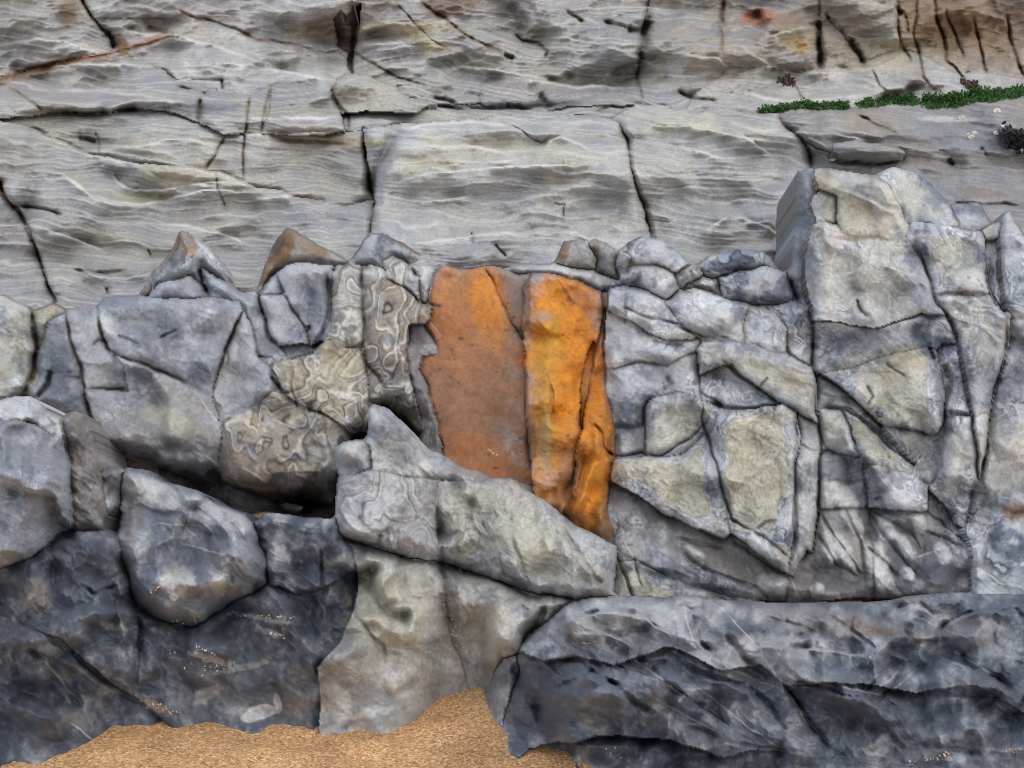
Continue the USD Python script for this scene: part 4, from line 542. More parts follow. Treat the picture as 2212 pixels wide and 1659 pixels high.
for tier in (0, 1, 2):
    r0, r1 = int(max(0, (ROWS[tier][0] - FULL[5]) / STEP)), int(min(FULL[6], (ROWS[tier][1] - FULL[5]) / STEP))
    U, V, WU, WV, VC = (q_[r0:r1] for q_ in FULL[:5]); V0, NV = FULL[5] + r0 * STEP, r1 - r0
    bl = [b for b in BLOCKS if b['tier'] == tier]
    lab = np.full(U.shape, -1, np.int32)
    for i, b in enumerate(bl):
        s = box_of(b['poly'], 20)
        m = inside(b['poly'], WU[s], WV[s]); lab[s][m] = i
    jl, jr, it = int((-92 - U0) / STEP), int((2308 - U0) / STEP), int((-74 - V0) / STEP)   # the ledges run on past the survey
    lab[:, :jl] = lab[:, jl][:, None]; lab[:, jr + 1:] = lab[:, jr][:, None]; it = max(0, it); lab[:it] = lab[it]
    keep = np.zeros(U.shape, bool)                  # stray islands go to their neighbours
    for i in range(len(bl)):
        m = lab == i
        if not m.any() or bl[i]['thing'].startswith('bed'): keep |= m; continue
        ii, jj = np.nonzero(m); w_ = (slice(ii.min(), ii.max() + 1), slice(jj.min(), jj.max() + 1))
        cc, n = ndi.label(m[w_]); sz = np.bincount(cc.ravel())[1:]
        keep[w_] |= np.isin(cc, 1 + np.nonzero(sz >= 0.25 * sz.max())[0])
    stray = (lab >= 0) & ~keep
    nr = ndi.distance_transform_edt(~(keep & (lab >= 0)), return_distances=False, return_indices=True)
    lab[stray] = lab[nr[0], nr[1]][stray]
    bed = np.array([b['thing'].startswith('bed') for b in bl] + [True])
    own = ~bed[lab]
    rk = 6 if tier < 2 else 4
    disk = np.hypot(*np.mgrid[-rk:rk + 1, -rk:rk + 1]) <= rk + .2
    gap = ndi.binary_closing(own, disk, iterations=1) & ~own
    near = ndi.distance_transform_edt(~own, return_distances=False, return_indices=True)
    hl, hn = ndi.label(~(own | gap)); hs = np.bincount(hl.ravel()); gap |= (hl > 0) & (hs[hl] < 240)
    lab[gap] = lab[near[0], near[1]][gap]
    if tier == 2:                                   # rocks go on down under the sand
        for r in range(1, NV):
            m = (lab[r] < 0) & (lab[r - 1] >= 0) & (V[r] > VC[r] - 14) & (V[r] < VC[r] + 110)
            lab[r, m] = lab[r - 1, m]
    base = YB[tier][r0:r1]
    # shared relief
    rel = np.zeros(U.shape)
    A = np.ones(U.shape + (3,)) * GREY
    wet = np.zeros(U.shape)
    lowf = fbm(U / 150, V / 110, 10 + tier, 4)
    if tier == 0:
        fold = 46 * fbm(U / 300, V / 150, 22, 2) + 34 * fbm(U / 130, V / 75, 23, 2) + 9 * fbm(U / 45, V / 26, 21, 2)
        SS = V - 0.06 * U + fold
        strat = np.zeros(U.shape); pale_ = np.zeros(U.shape); ol = np.zeros(U.shape)
        for k_, (per_, am) in enumerate(((9.5, 0.010), (17.0, 0.020), (37.0, 0.040), (5.6, 0.003))):
            ph = SS / per_ + 0.9 * fbm(U / 90, V / 40, 24 + k_, 3); fr = np.mod(ph, 1); iid = np.floor(ph)
            sel = sstep(0.42, 0.62, vnoise(U / (150 + 60 * k_) + iid * 7.3, iid * 1.7, 26 + k_))
            saw = np.where(fr < 0.22, fr / 0.22, 1 - (fr - 0.22) / 0.78)
            strat += am * sel * saw
            pale_ = np.maximum(pale_, sel * np.exp(-((fr - 0.2) / (0.13, 0.10, 0.07, 0.2)[k_]) ** 2) * (.6, .75, .8, .45)[k_])
            if k_ != 2: ol = np.maximum(ol, sel * np.exp(-((fr - 0.95) / 0.16) ** 2) * 0.5 * sstep(-0.1, 0.12, fbm(U / 140, V / 60, 29, 3)))
        rel += 0.6 * strat + 0.46 * fbm(U / 170, V / 90, 27, 3, 0.4) + 0.03 * (ridged(WU / 70, WV / 34, 30, 3) - 0.5) + 0.007 * fbm(U / 14, V / 8, 28, 3)
        tops = sstep(250, 205, V)
        fj, fk = U / 1.9 + 10 * fbm(U / 30, V / 30, 163, 3), V + 0.25 * U + 12 * fbm(U / 40, V / 30, 164, 3)
        rel += (0.26 + 1.1 * tops) * (facets(fj, fk, 52, 1.0e-3, 171, 1.8) + facets(fj, fk, 24, 0.4e-3, 172, 1.3)) + tops * 0.09 * (ridged(U / 90, fk / 34, 165, 3) - 0.6)
        A = A * np.array([0.80, 0.765, 0.745])
        pk = sstep(0.0, 0.2, fbm(U / 200, V / 110, 39, 3))[..., None] * 0.5; A = A * (1 - pk * np.array([.12, .24, .22]))
        ol = ol[..., None]; A = A * (1 - ol) + OLIVE * ol
        pale_ = pale_[..., None]; A = A * (1 - pale_) + (0.6 * PALE + 0.4 * BEIGE) * 0.92 * pale_
        bb = sstep(-0.08, 0.18, fbm(U / 120, V / 60, 38, 4))[..., None] * 0.25; A = A * (1 - bb) + BEIGE * 0.75 * bb
    else:
        k = 1.0 if tier == 1 else 1.15
        billow = np.abs(2 * vnoise(WU / 75, WV / 85, 131 + tier) - 1); rdg = 1 - np.abs(2 * vnoise(WU / 110 + 0.4 * vnoise(V / 60, U / 60, 7), WV / 120, 141 + tier) - 1)
        rel += k * (0.085 * fbm(U / 95, V / 95, 31 + tier, 4, 0.42) + 0.05 * billow + (0.04, 0.04, 0.08)[tier] * rdg + (0.016, 0.016, 0.034)[tier] * (ridged(WU / 60, WV / 75, 33 + tier, 3, 0.5) - 0.5) + 0.004 * fbm(U / 9, V / 9, 35 + tier, 3))
        # bands of mineral, folded
        q = fbm(U / 130 + 0.9 * fbm(U / 80, V / 80, 51), V / 110 + 0.9 * fbm(U / 70, V / 70, 52), 53 + tier, 3)
        jit = fbm(U / 26, V / 26, 54, 3)
        bands = np.sin(q * 60 + 4 * jit); fine = np.sin(q * 150 + 9 * jit)
        bm = sstep(-0.10, 0.12, fbm(U / 90, V / 90, 56 + tier, 3))
        ln = np.exp(-((np.mod(q * 16 + 1.2 * jit, 1) - 0.5) / 0.09) ** 2); lp = np.exp(-((np.mod(q * 16 + 1.2 * jit, 1) - 0.72) / 0.06) ** 2)
        kb = 1.0 if tier == 1 else 0.6
        A = A * (1 + kb * (0.06 + 0.26 * bm) * bands + 0.10 * bm * fine + 0.55 * lowf - kb * 0.5 * bm * ln)[..., None]
        A = A + (PALE * 1.05 - A) * np.clip(kb * 0.85 * lp * bm, 0, 1)[..., None]
        ang = math.radians(33); ca, sa = math.cos(ang), math.sin(ang)
        su, sv = U * ca + V * sa, -U * sa + V * ca + 110 * fbm(U / 190, V / 190, 58, 2) + 42 * fbm(U / 60, V / 60, 64, 2)
        streak = fbm(su / 80, sv / 15, 62, 4, 0.55)
        wr = ridged(su / 100, sv / 40, 65, 3, 0.5); wm = sstep(-0.05, 0.15, fbm(U / 80, V / 80, 67 + tier, 3))
        rel += (0.006 * streak + 0.026 * wm * (wr - 0.6)) * (1.0 if tier == 1 else 1.4)
        if tier == 2:
            w2 = ridged(su / 62 + 9, sv / 30 + 4, 68, 3, 0.5)
            rel += 0.020 * (w2 - 0.6)
        ju, jv = (su + 10 * fbm(U / 30, V / 30, 161, 3)) / 1.6, sv - 60 * fbm(U / 190, V / 190, 58, 2) + 10 * fbm(U / 30, V / 30, 162, 3)
        rel += facets(ju, jv, (0, 92, 66)[tier], (0, 0.50e-3, 1.0e-3)[tier], 170 + tier, (0, 2.6, 2.2)[tier]) + facets(ju, jv, (0, 38, 30)[tier], (0, 0.18e-3, 0.42e-3)[tier], 175 + tier, 1.8)
        A = A * np.clip(1 + 1.1 * streak * (0.4 + 0.8 * wm), 0.4, 1.7)[..., None]
        bl_ = sstep(0.0, 0.17, fbm(U / 62, V / 62, 57 + tier, 5, 0.62) + 0.25 * streak)
        A = A * (1 - 0.62 * bl_[..., None] * np.array([1.0, 0.93, 0.80]))
        pb = sstep(0.0, 0.16, fbm(U / 75, V / 75, 55 + tier, 5, 0.6)) * 0.7
        A = A * (1 - pb[..., None]) + (0.5 * PALE + 0.5 * GREY) * pb[..., None]
        pass
    A = A * (1 + 0.35 * lowf)[..., None]
    # features
    stain = np.zeros(U.shape)
    for f in FEATURES:
        if f['tier'] != tier: continue
        p = f.get('p')
        if f['kind'] == 'groove':
            s = box_of(p, f['w'] * 4 + 14)
            d, sg, al = seg_dist(p, WU[s], WV[s]); d = d / (0.52, 0.56, 0.7)[tier]
            fade = np.clip(np.minimum(al, 1 - al) * 8 + 0.25, 0, 1) * (0.55 + 1.1 * vnoise(U[s] / 25, V[s] / 25, 60))
            rel[s] -= (0.5, 0.32, 0.32)[tier] * f['d'] * fade * (np.exp(-(d / f['w']) ** 2) + 0.30 * np.exp(-(d / (3 * f['w'])) ** 2))
            if f.get('stain'):
                w = f['stain'] * np.exp(-(d / (f['w'] * 2.0)) ** 2) * (0.4 + 1.0 * vnoise(U[s] / 14, V[s] / 14, 61)); stain[s] = np.maximum(stain[s], w)
        elif f['kind'] == 'ledge':
            s = box_of(p, f['L'] * 3)
            d, sg, al = seg_dist(p, WU[s], WV[s])
            x = d * sg; fade = np.clip(np.minimum(al, 1 - al) * 5, 0, 1)
            fade = fade * (0.5 + vnoise(U[s] / 40, V[s] / 40, 63))
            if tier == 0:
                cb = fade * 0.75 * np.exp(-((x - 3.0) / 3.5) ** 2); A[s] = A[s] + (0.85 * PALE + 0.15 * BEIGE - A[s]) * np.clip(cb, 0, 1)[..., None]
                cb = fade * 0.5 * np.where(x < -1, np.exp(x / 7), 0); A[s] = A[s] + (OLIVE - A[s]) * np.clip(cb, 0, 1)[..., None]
            rel[s] += (1.2, 1.0, 1.3)[tier] * f['a'] * fade * np.where(x > -f['w'], sstep(-f['w'], f['w'], x) * np.exp(-np.maximum(x, 0) / f['L']), 0)
        elif f['kind'] == 'bump':
            cx, cy, rx, ry, rot = f['e']
            s = box_of(np.array([[cx, cy]]), 2.6 * max(rx, ry))
            c, n = math.cos(math.radians(rot)), math.sin(math.radians(rot)); x, y = WU[s] - cx, WV[s] - cy
            r2 = ((x * c + y * n) / rx) ** 2 + ((-x * n + y * c) / ry) ** 2
            rel[s] += (1.7 if tier == 0 else 1.0) * f['h'] * np.exp(-r2 ** f.get('sq', 1.0))
    YF.setdefault(tier, base.copy())
    per = []
    for i, b in enumerate(bl):
        m = lab == i
        if m.sum() < 30: per.append(None); print('EMPTY', b['thing'], b['poly'][0]); continue
        cc, n = ndi.label(m)
        if n > 1:
            sz = ndi.sum(m, cc, range(1, n + 1)); m = np.isin(cc, 1 + np.nonzero(sz > max(25, 0.03 * sz.max()))[0])
        ii, jj = np.nonzero(m)
        s = slice(max(0, ii.min() - 4), min(NV, ii.max() + 5)), slice(max(0, jj.min() - 4), min(NU, jj.max() + 5))
        mm = m[s]
        d = (ndi.distance_transform_edt(np.pad(mm, 1, constant_values=False))[1:-1, 1:-1] - ndi.distance_transform_edt(~mm)) * STEP
        d = ndi.gaussian_filter(d, 1.2)
        per.append((s, mm, d))
    # distance to the outline of each whole rock, and of each run of rocks grown together
    MASS = {'UL': 'A', 'UM': 'A', 'UR': 'A', 'HU': 'A', 'SU': 'A', 'SL': 'A', 'SC': 'A', 'SR': 'A', 'SD': 'A', 'LF': 'B', 'BC': 'B', 'SW': 'B', 'RO': 'B', 'TO': 'B', 'FR': 'B', 'YB': 'B', 'OR': 'B', 'F4': 'C', 'F5': 'C', 'F6': 'C', 'F7': 'C', 'F10': 'D', 'F12': 'D'}
    tid = {}
    mid = {}
    owner = np.full(U.shape, -1, np.int32)
    for i, b in enumerate(bl):
        if per[i] is None: continue
        s, mm, d = per[i]; k = tid.setdefault(b['thing'], len(tid)); owner[s][mm] = k; mid.setdefault(MASS.get(b['thing'], b['thing']), set()).add(k)
    DT, DM = np.zeros(U.shape), np.zeros(U.shape)
    for ks in mid.values():
        m = np.pad(np.isin(owner, list(ks)), 1); m[:, 0] = m[:, 1]; m[:, -1] = m[:, -2]; m[0] = m[1]; m[-1] = m[-2]
        DM = np.maximum(DM, ndi.distance_transform_edt(m)[1:-1, 1:-1] * STEP)
    for k in tid.values():
        m = owner == k; ii, jj = np.nonzero(m)
        s = slice(max(0, ii.min() - 3), ii.max() + 4), slice(max(0, jj.min() - 3), jj.max() + 4)
        ms = m[s]; dd = ndi.distance_transform_edt(np.pad(ms, 1, constant_values=False))[1:-1, 1:-1] * STEP
        DT[s] = np.where(ms, dd, DT[s])
    DM, DT = ndi.gaussian_filter(DM, 1.6), ndi.gaussian_filter(DT, 1.2)
    N = lambda sc, seed: vnoise(U / sc, V / sc, seed)
    n60, n40, n45, n18 = N(60, 70 + tier), N(40, 75 + tier), N(45, 79), N(18, 71)
    mixn = [fbm(U / 34, V / 34, 80 + k, 4, 0.6) for k in range(3)]
    f24, f20, f16 = fbm(U / 24, V / 24, 77, 4), fbm(U / 20, V / 20, 76, 3), fbm(U / 16, V / 16, 78, 4)
    coren = [fbm(U / 55, V / 55, 83 + k, 4) for k in range(3)]
    swn = 1.5 * fbm(U / 78 + 0.9 * fbm(U / 60, V / 75, 85), V / 100, 84, 3)
    ragn = {}
    t_many = {}
    for b in bl: t_many[b['thing']] = t_many.get(b['thing'], 0) + 1
    for i, b in enumerate(bl):
        if per[i] is None: continue
        s, mm, d = per[i]
        rs = np.random.RandomState(900 + 37 * tier + i)
        R, H = b.get('R', (34, 46, 60)[tier]), b.get('H', (0.055, 0.075, 0.10)[tier])
        crack, cw = b.get('crack', (0.010, 0.011, 0.012)[tier]), b.get('cw', (3.4, 3.6, 4.2)[tier])
        if tier == 0: H = H * 2.1
        jt = b.get('joint', (0.08, 0.075, 0.08)[tier])
        x, y = U[s], V[s]; area = mm.sum() * STEP * STEP; L = math.sqrt(area)
        cx, cy = x[mm].mean(), y[mm].mean()
        mod = 0.6 + 0.8 * n60[s]
        circ = lambda t: np.sqrt(np.maximum(0, 1 - (1 - np.clip(t, 0, 1)) ** 2))
        dt = np.where(mm, DT[s], d); dm = np.where(mm, DM[s], d)
        h = (1 - jt) * H * circ(dm / (R * mod)) + (0.20, 0.10, 0.14)[tier] * H * sstep(-0.1, 1, dt / (0.5 * R * mod)) + jt * H * mod * 1.5 * sstep(-0.15, 1, d / np.minimum(0.55 * R, 0.30 * L))
        h = h - crack * np.clip(4.5 * n40[s] - 1.9, 0.0, 2.2) * np.exp(-(np.maximum(d, 0) / cw)) - 0.0035 * np.maximum(-d, 0) / STEP
        fs = b.get('facet', 1.0)
        if fs:
            pl = []
            for _ in range(5):
                an, sl = rs.uniform(0, 2 * math.pi), rs.uniform(0.2, 0.75) * fs * (0.12e-3 if b.get('part') is None and t_many[b['thing']] > 1 else 0.7e-3)
                ox, oy = rs.uniform(-.3, .3, 2) * L
                pl.append(sl * ((x - cx - ox) * math.cos(an) + (y - cy - oy) * math.sin(an)))
            pl = np.stack(pl); kk = 160.0
            h = h - np.log(np.exp(kk * pl).sum(0) / 5) / kk
        tx, ty = b.get('tilt', (0, 0)); rt = rs.uniform(-1, 1, 2) * 0.7e-4 * b.get('rt', 1.0)
        h = h + (tx * 1e-3 + rt[0]) * (x - cx) + (ty * 1e-3 + rt[1]) * (y - cy) - b.get('off', 0.0) * (1.0 if abs(b.get('off', 0)) > .05 or t_many[b['thing']] == 1 else 0.4)
        tp = 1.0 if tier < 2 or b['thing'] not in ('F4', 'F5', 'F6', 'F7', 'F10', 'F11', 'F12') else 0.25 + 0.75 * sstep(0, 240, VC[s] - y)
        Yv = base[s] - (h + rel[s] * b.get('rel', 1.0)) * tp
        YF[tier][s] = np.where(mm, Yv, YF[tier][s])
        a = A[s].copy()
        for name, amt in b.get('mix', ()):
            w = np.clip(amt * (1.0 + 2.6 * mixn[i % 3][s]), 0, 1)[..., None]
            a = a * (1 - w) + COL[name] * (1 + 0.5 * f24[s])[..., None] * w
        core = b.get('core', 0.0)
        if core:
            z = d / max(20, 0.5 * L) + 0.9 * coren[i % 3][s]
            w = core * sstep(0.18, 0.34, z)
            a = a * (1 - w[..., None]) + BEIGE * (1 + 0.5 * f20[s])[..., None] * w[..., None]
            ln = 0.4 * core * np.exp(-((np.mod(z * 9, 1) - 0.5) / 0.13) ** 2) * sstep(0.02, 0.1, z)
            a = a * (1 - ln * (0.5 + 0.9 * n18[s]))[..., None]
            ln = 0.5 * core * np.exp(-((z - 0.2) / 0.022) ** 2)
            a = a + (PALE - a) * ln[..., None]
        sw = 0.95 * b.get('swirl', 0.0)
        if sw:
            z = 0.006 * DT[s] + swn[s]
            g = 0.5 + 0.5 * np.sin(z * 15); g2 = np.exp(-((np.mod(z * 3.4, 1) - 0.5) / 0.10) ** 2) + 0.6 * np.exp(-((np.mod(z * 7.5, 1) - 0.4) / 0.13) ** 2)
            g3 = np.exp(-((np.mod(z * 3.4, 1) - 0.75) / 0.09) ** 2)
            a = a * np.clip(1 + sw * (0.3 * (g - 0.5) - 0.6 * g2), .15, 2)[..., None]; a = a + (PALE * np.array([1, .96, .86]) - a) * np.clip(0.75 * sw * g3, 0, 1)[..., None]
        w = np.zeros(x.shape) + b.get('wet', 0.0)
        for f in FEATURES:
            if f['tier'] != tier or f['kind'] != 'patch': continue
            if f.get('only') and f['only'] != b['thing']: continue
            cx_, cy_, rx, ry, rot = f['e']; m_ = 1.9 * max(rx, ry) + 6
            i0, i1 = int(max(0, (cy_ - m_ - y[0, 0]) / STEP)), int(min(x.shape[0], (cy_ + m_ - y[0, 0]) / STEP + 1))
            j0, j1 = int(max(0, (cx_ - m_ - x[0, 0]) / STEP)), int(min(x.shape[1], (cx_ + m_ - x[0, 0]) / STEP + 1))
            if i0 >= i1 or j0 >= j1: continue
            q = (slice(i0, i1), slice(j0, j1)); g = (slice(s[0].start + i0, s[0].start + i1), slice(s[1].start + j0, s[1].start + j1))
            c, n = math.cos(math.radians(rot)), math.sin(math.radians(rot)); X, Y_ = WU[g] - cx_, WV[g] - cy_
            sc = f.get('sc', 30)
            if sc not in ragn: ragn[sc] = fbm(U / sc, V / sc, 88, 4, 0.6)
            r = np.hypot((X * c + Y_ * n) / rx, (-X * n + Y_ * c) / ry) + f.get('rag', 0.9) * ragn[sc][g]
            e = f.get('soft', 0.3)
            pw = f['amt'] * (1 - sstep(1 - e, 1 + e, r))
            a[q] = a[q] * (1 - pw[..., None]) + COL[f['col']] * (1 + 0.55 * f16[g])[..., None] * pw[..., None]
            if f['col'] in ('dark', 'slate', 'char'): w[q] = np.maximum(w[q], pw * 0.8)
        sn = np.clip(np.maximum(stain[s], b.get('edge', (0.18, 0.5, 0.35)[tier]) * np.exp(-np.maximum(d - 1.2, 0) / 2.2) * np.clip(2.6 * n45[s] - 0.5, 0.05, 1.6)), 0, 1)[..., None]
        a = a * (1 - sn) + COL[b.get('edgecol', ('brown', 'crackdirt', 'crackdirt')[tier])] * sn
        MESHES.setdefault(b['thing'], []).append((b, s, mm, d, Yv, np.clip(a, 0.012, 0.85), np.clip(w, 0, 1)))

    # neighbours share their joint
    mass = np.full(U.shape, -1, np.int32)
    for n_, ks in enumerate(mid.values()): mass[np.isin(owner, list(ks))] = n_
    num = np.full(U.shape, 10 ** 6, np.int32)
    for i, b in enumerate(bl):
        if per[i] is not None: num[per[i][0]][per[i][1]] = i
    for i, b in enumerate(bl):
        for rec in MESHES.get(b['thing'], []):
            if rec[0] is not b: continue
            _, s, mm, d, Yv, _, _ = rec
            mk = mass[s][mm][0]
            same = ~mm & (mass[s] == mk)
            Yv[same] = YF[tier][s][same]
            b['skip'] = same & (num[s] < i)
    Pc = point(U, V, YF[tier]); Nc = np.cross(np.gradient(Pc, axis=0), np.gradient(Pc, axis=1)); Nc /= np.maximum(np.linalg.norm(Nc, axis=2, keepdims=True), 1e-12)
    Nc *= np.sign(((CAM - Pc) * Nc).sum(-1, keepdims=True))
    okn = (ndi.maximum_filter(mass, 3) == ndi.minimum_filter(mass, 3)) & (mass >= 0)
    for b in bl:
        for rec in MESHES.get(b['thing'], []):
            if rec[0] is b: b['nm'], b['okn'] = Nc[rec[1]], okn[rec[1]]

    for b in bl:                                    # back to rows of the whole survey
        MESHES[b['thing']] = [(r[0], (slice(r[1][0].start + r0, r[1][0].stop + r0), r[1][1])) + r[2:] if r[0] is b else r for r in MESHES.get(b['thing'], [])]
    yf = YB[tier].copy(); yf[r0:r1] = YF[tier]; YF[tier] = yf
U, V, WU, WV, VC, V0, NV = FULL

SKIRT = (0.45, 0.35, 0.30)
def build_grid(tier, s, mm, d, Yv, a, w, skip, gn, okn):
    grow = ndi.binary_dilation(mm, np.ones((3, 3))) & ~skip
    x, y = U[s], V[s]
    P = point(x, y, Yv)
    idx = np.full(mm.shape, -1, np.int64); ii, jj = np.nonzero(grow); n = len(ii); idx[ii, jj] = np.arange(n)
    q = np.stack([idx[:-1, :-1], idx[1:, :-1], idx[1:, 1:], idx[:-1, 1:]], -1).reshape(-1, 4)
    full = q[(q >= 0).all(1)]
    f = np.vstack([full[:, [0, 1, 2]], full[:, [0, 2, 3]]])
    sk = np.stack([skip[:-1, :-1], skip[1:, :-1], skip[1:, 1:], skip[:-1, 1:]], -1).reshape(-1, 4).any(1)
    part = q[((q >= 0).sum(1) == 3) & ~sk]
    tri = np.array([r[r >= 0] for r in part]) if len(part) else np.zeros((0, 3), int)
    f = np.vstack([f, tri]).astype(np.int64)
    pts = P[ii, jj]; al = a[ii, jj]; ww = w[ii, jj]
    # skirt that runs back into the rock, with edges of its own
    e = np.vstack([f[:, [0, 1]], f[:, [1, 2]], f[:, [2, 0]]])
    key = e[:, 0] * n + e[:, 1]; rev = e[:, 1] * n + e[:, 0]
    bd = e[~np.isin(key, rev)]
    bv = np.unique(bd); m_ = len(bv); rim = np.full(n, -1); rim[bv] = n + np.arange(m_)
    cen = pts.mean(0); lat = (cen - pts[bv]) * np.array([1, 0, 1]); lat /= np.maximum(np.linalg.norm(lat, axis=1, keepdims=True), 1e-9)
    bp = pts[bv] + np.array([0, 0.94, -0.34]) * SKIRT[tier]
    pts = np.vstack([pts, pts[bv], bp]); al = np.vstack([al, al[bv], al[bv]]); ww = np.concatenate([ww, ww[bv], ww[bv]])
    a0, a1 = rim[bd[:, 0]], rim[bd[:, 1]]
    f = np.vstack([f, np.stack([a1, a0, a0 + m_], 1), np.stack([a1, a0 + m_, a1 + m_], 1)])
    used = np.zeros(len(pts), bool); used[f.ravel()] = True; remap = np.cumsum(used) - 1
    f = remap[f]; pts = pts[used]
    nm = np.zeros_like(pts); fn = np.cross(pts[f[:, 1]] - pts[f[:, 0]], pts[f[:, 2]] - pts[f[:, 0]])
    for k in range(3): np.add.at(nm, f[:, k], fn)
    nm /= np.maximum(np.linalg.norm(nm, axis=1, keepdims=True), 1e-12)
    uf = np.nonzero(used)[0]; fr = uf < n; o = np.zeros(len(pts), bool); o[fr] = okn[ii, jj][uf[fr]]; nm[o] = gn[ii, jj][uf[o]]
    return pts, f, al[used], ww[used], nm

NAMES = {}
def fresh(parent, name):
    k = NAMES.get((parent, name), -1) + 1; NAMES[(parent, name)] = k
    return name if k == 0 else f'{name}_{k:03d}'
def data(prim, label=None, cat=None, group=None, kind=None):
    for k, v in (('label', label), ('category', cat), ('group', group), ('kind', kind)):
        if v: prim.SetCustomDataByKey(k, v)
def put(path_, pts, f, mat, al=None, ww=None, smooth=True, nm=None):
    m = usdkit.mesh(stage, path_, (pts, f), mat, smooth=smooth and nm is None)
    if nm is not None:
        m.CreateNormalsAttr(Vt.Vec3fArray.FromNumpy(nm.astype(np.float32))); m.SetNormalsInterpolation('vertex')
    if al is not None:
        pv = UsdGeom.PrimvarsAPI(m)
        pv.CreatePrimvar('alb', Sdf.ValueTypeNames.Color3fArray, 'vertex').Set(Vt.Vec3fArray.FromNumpy(al.astype(np.float32)))
        pv.CreatePrimvar('wet', Sdf.ValueTypeNames.FloatArray, 'vertex').Set(Vt.FloatArray.FromNumpy(ww.astype(np.float32)))
    return m
def xform(name, loc):
    x = UsdGeom.Xform.Define(stage, '/World/' + fresh('/World', name)); x.AddTranslateOp().Set(Gf.Vec3d(*map(float, loc))); return x.GetPrim()

ntri = 0
for key, t in THINGS.items():
    got = [(b, build_grid(b['tier'], s, mm, d, Yv, a, w, b['skip'], b['nm'], b['okn'])) for b, s, mm, d, Yv, a, w in MESHES.get(key, [])]
    if not got: print('NOTHING', key); continue
    allp = np.vstack([g[0] for _, g in got]); lo, hi = allp.min(0), allp.max(0)
    org = np.array([(lo[0] + hi[0]) / 2, (lo[1] + hi[1]) / 2, lo[2]])
    kind = 'structure' if t['cat'] is None else None
    if len(got) == 1:
        b, (p, f, al, ww, nm) = got[0]; ntri += len(f)
        m = put('/World/' + fresh('/World', t['name']), p - org, f, RUST if b.get('rust') else ROCK, al, ww, nm=nm)
        m.AddTranslateOp().Set(Gf.Vec3d(*map(float, org))); data(m.GetPrim(), t['label'], t['cat'], t['group'], kind); continue
    x = xform(t['name'], org); data(x, t['label'], t['cat'], t['group'], kind)
    for b, (p, f, al, ww, nm) in got:
        ntri += len(f); pa = str(x.GetPath())
        m = put(pa + '/' + fresh(pa, b.get('part', 'rock_block')), p - org, f, RUST if b.get('rust') else ROCK, al, ww, nm=nm)
        if b.get('label'): data(m.GetPrim(), b['label'])
print('rock triangles', ntri)

# ------------------------------------------------------------------ sand
def sheet(xs, ys, zf):
    X, Y = np.meshgrid(xs, ys); Z = zf(X, Y); n, m = X.shape
    i = np.arange(n * m).reshape(n, m)
    q = np.stack([i[:-1, :-1], i[:-1, 1:], i[1:, 1:], i[1:, :-1]], -1).reshape(-1, 4)
    return np.stack([X, Y, Z], -1).reshape(-1, 3), np.vstack([q[:, [0, 1, 2]], q[:, [0, 2, 3]]])
ax = np.concatenate([-np.geomspace(60, 2.2, 14), np.arange(-2.1, 2.1, .012), np.geomspace(2.2, 60, 14)])
ay = np.concatenate([-np.geomspace(60, 2, 12), np.linspace(-1.5, 2.3, 14), np.arange(2.4, 4.6, .012), np.geomspace(4.7, 60, 12)])
p, f = sheet(ax, ay, sand_z)
data(put('/World/sand', p, f, SAND).GetPrim(), 'golden coarse beach sand in front of the rocks', None, None, 'structure')
# pockets of sand held between the rocks
def at(u, v, t, dy=0.0):
    i, j = int(round((v - V0) / STEP)), int(round((u - U0) / STEP)); return point(u, v, YF[t][i, j] + dy)
def at_y(u, v, y): return point(np.float64(u), np.float64(v), y)
for (u, v, y, rx, ry, rz) in ((572, 1126, 4.06, .085, .07, .04), (243, 1134, 4.0, .035, .06, .05), (1835, 1303, 4.03, .10, .05, .026)):
    g, h = np.meshgrid(np.linspace(-1, 1, 25), np.linspace(-1, 1, 25)); r = np.minimum(np.hypot(g, h), 1.2)
    c = at_y(u, v, y); P = np.stack([c[0] + g * rx, c[1] + h * ry, c[2] - rz * .3 + rz * np.cos(r * 1.5) + .012 * fbm(g * 2 + u, h * 2, 44, 3)], -1).reshape(-1, 3)
    i = np.arange(625).reshape(25, 25); q = np.stack([i[:-1, :-1], i[:-1, 1:], i[1:, 1:], i[1:, :-1]], -1).reshape(-1, 4)
    data(put('/World/' + fresh('/World', 'sand_pocket'), P, np.vstack([q[:, [0, 1, 2]], q[:, [0, 2, 3]]]), SAND).GetPrim(), 'pocket of golden sand caught between rocks', None, None, 'structure')

# ------------------------------------------------------------------ living things on the rock
def plain(name, col, rough=.6, trans=0.0):
    n = {'g': ('geometry', {}), 'n': ('noise_texture', {'scale': 60.0, 'detail': 3.0}), 'r': ('rgb_ramp', {'ramp': [(0.3, tuple(c * .55 for c in col)), (0.7, tuple(min(.9, c * 1.45) for c in col))]}), 'p': ('principled_bsdf', {'roughness': rough})}
    l = [('g.position', 'n.vector'), ('n.fac', 'r.fac'), ('r.color', 'p.base_color')]
    if not trans: return usdkit.material(stage, '/World/Looks/' + name, n, l, surface='p.BSDF')
    n['t'] = ('translucent_bsdf', {}); n['m'] = ('mix_closure', {'fac': trans})
    return usdkit.material(stage, '/World/Looks/' + name, n, l + [('r.color', 't.color'), ('p.BSDF', 'm.closure1'), ('t.BSDF', 'm.closure2')], surface='m.closure')
WEED, DRYWEED, SHELL, MUSSEL, GRIT = plain('green_weed', (0.034, 0.10, 0.014), .6, .2), plain('dry_weed', (0.06, 0.032, 0.02), .7), plain('limpet_shell', (0.55, 0.52, 0.46), .7), plain('mussel_shell', (0.012, 0.012, 0.015), .7), plain('shell_grit', (0.58, 0.45, 0.33), .8)
rg = np.random.RandomState(21)
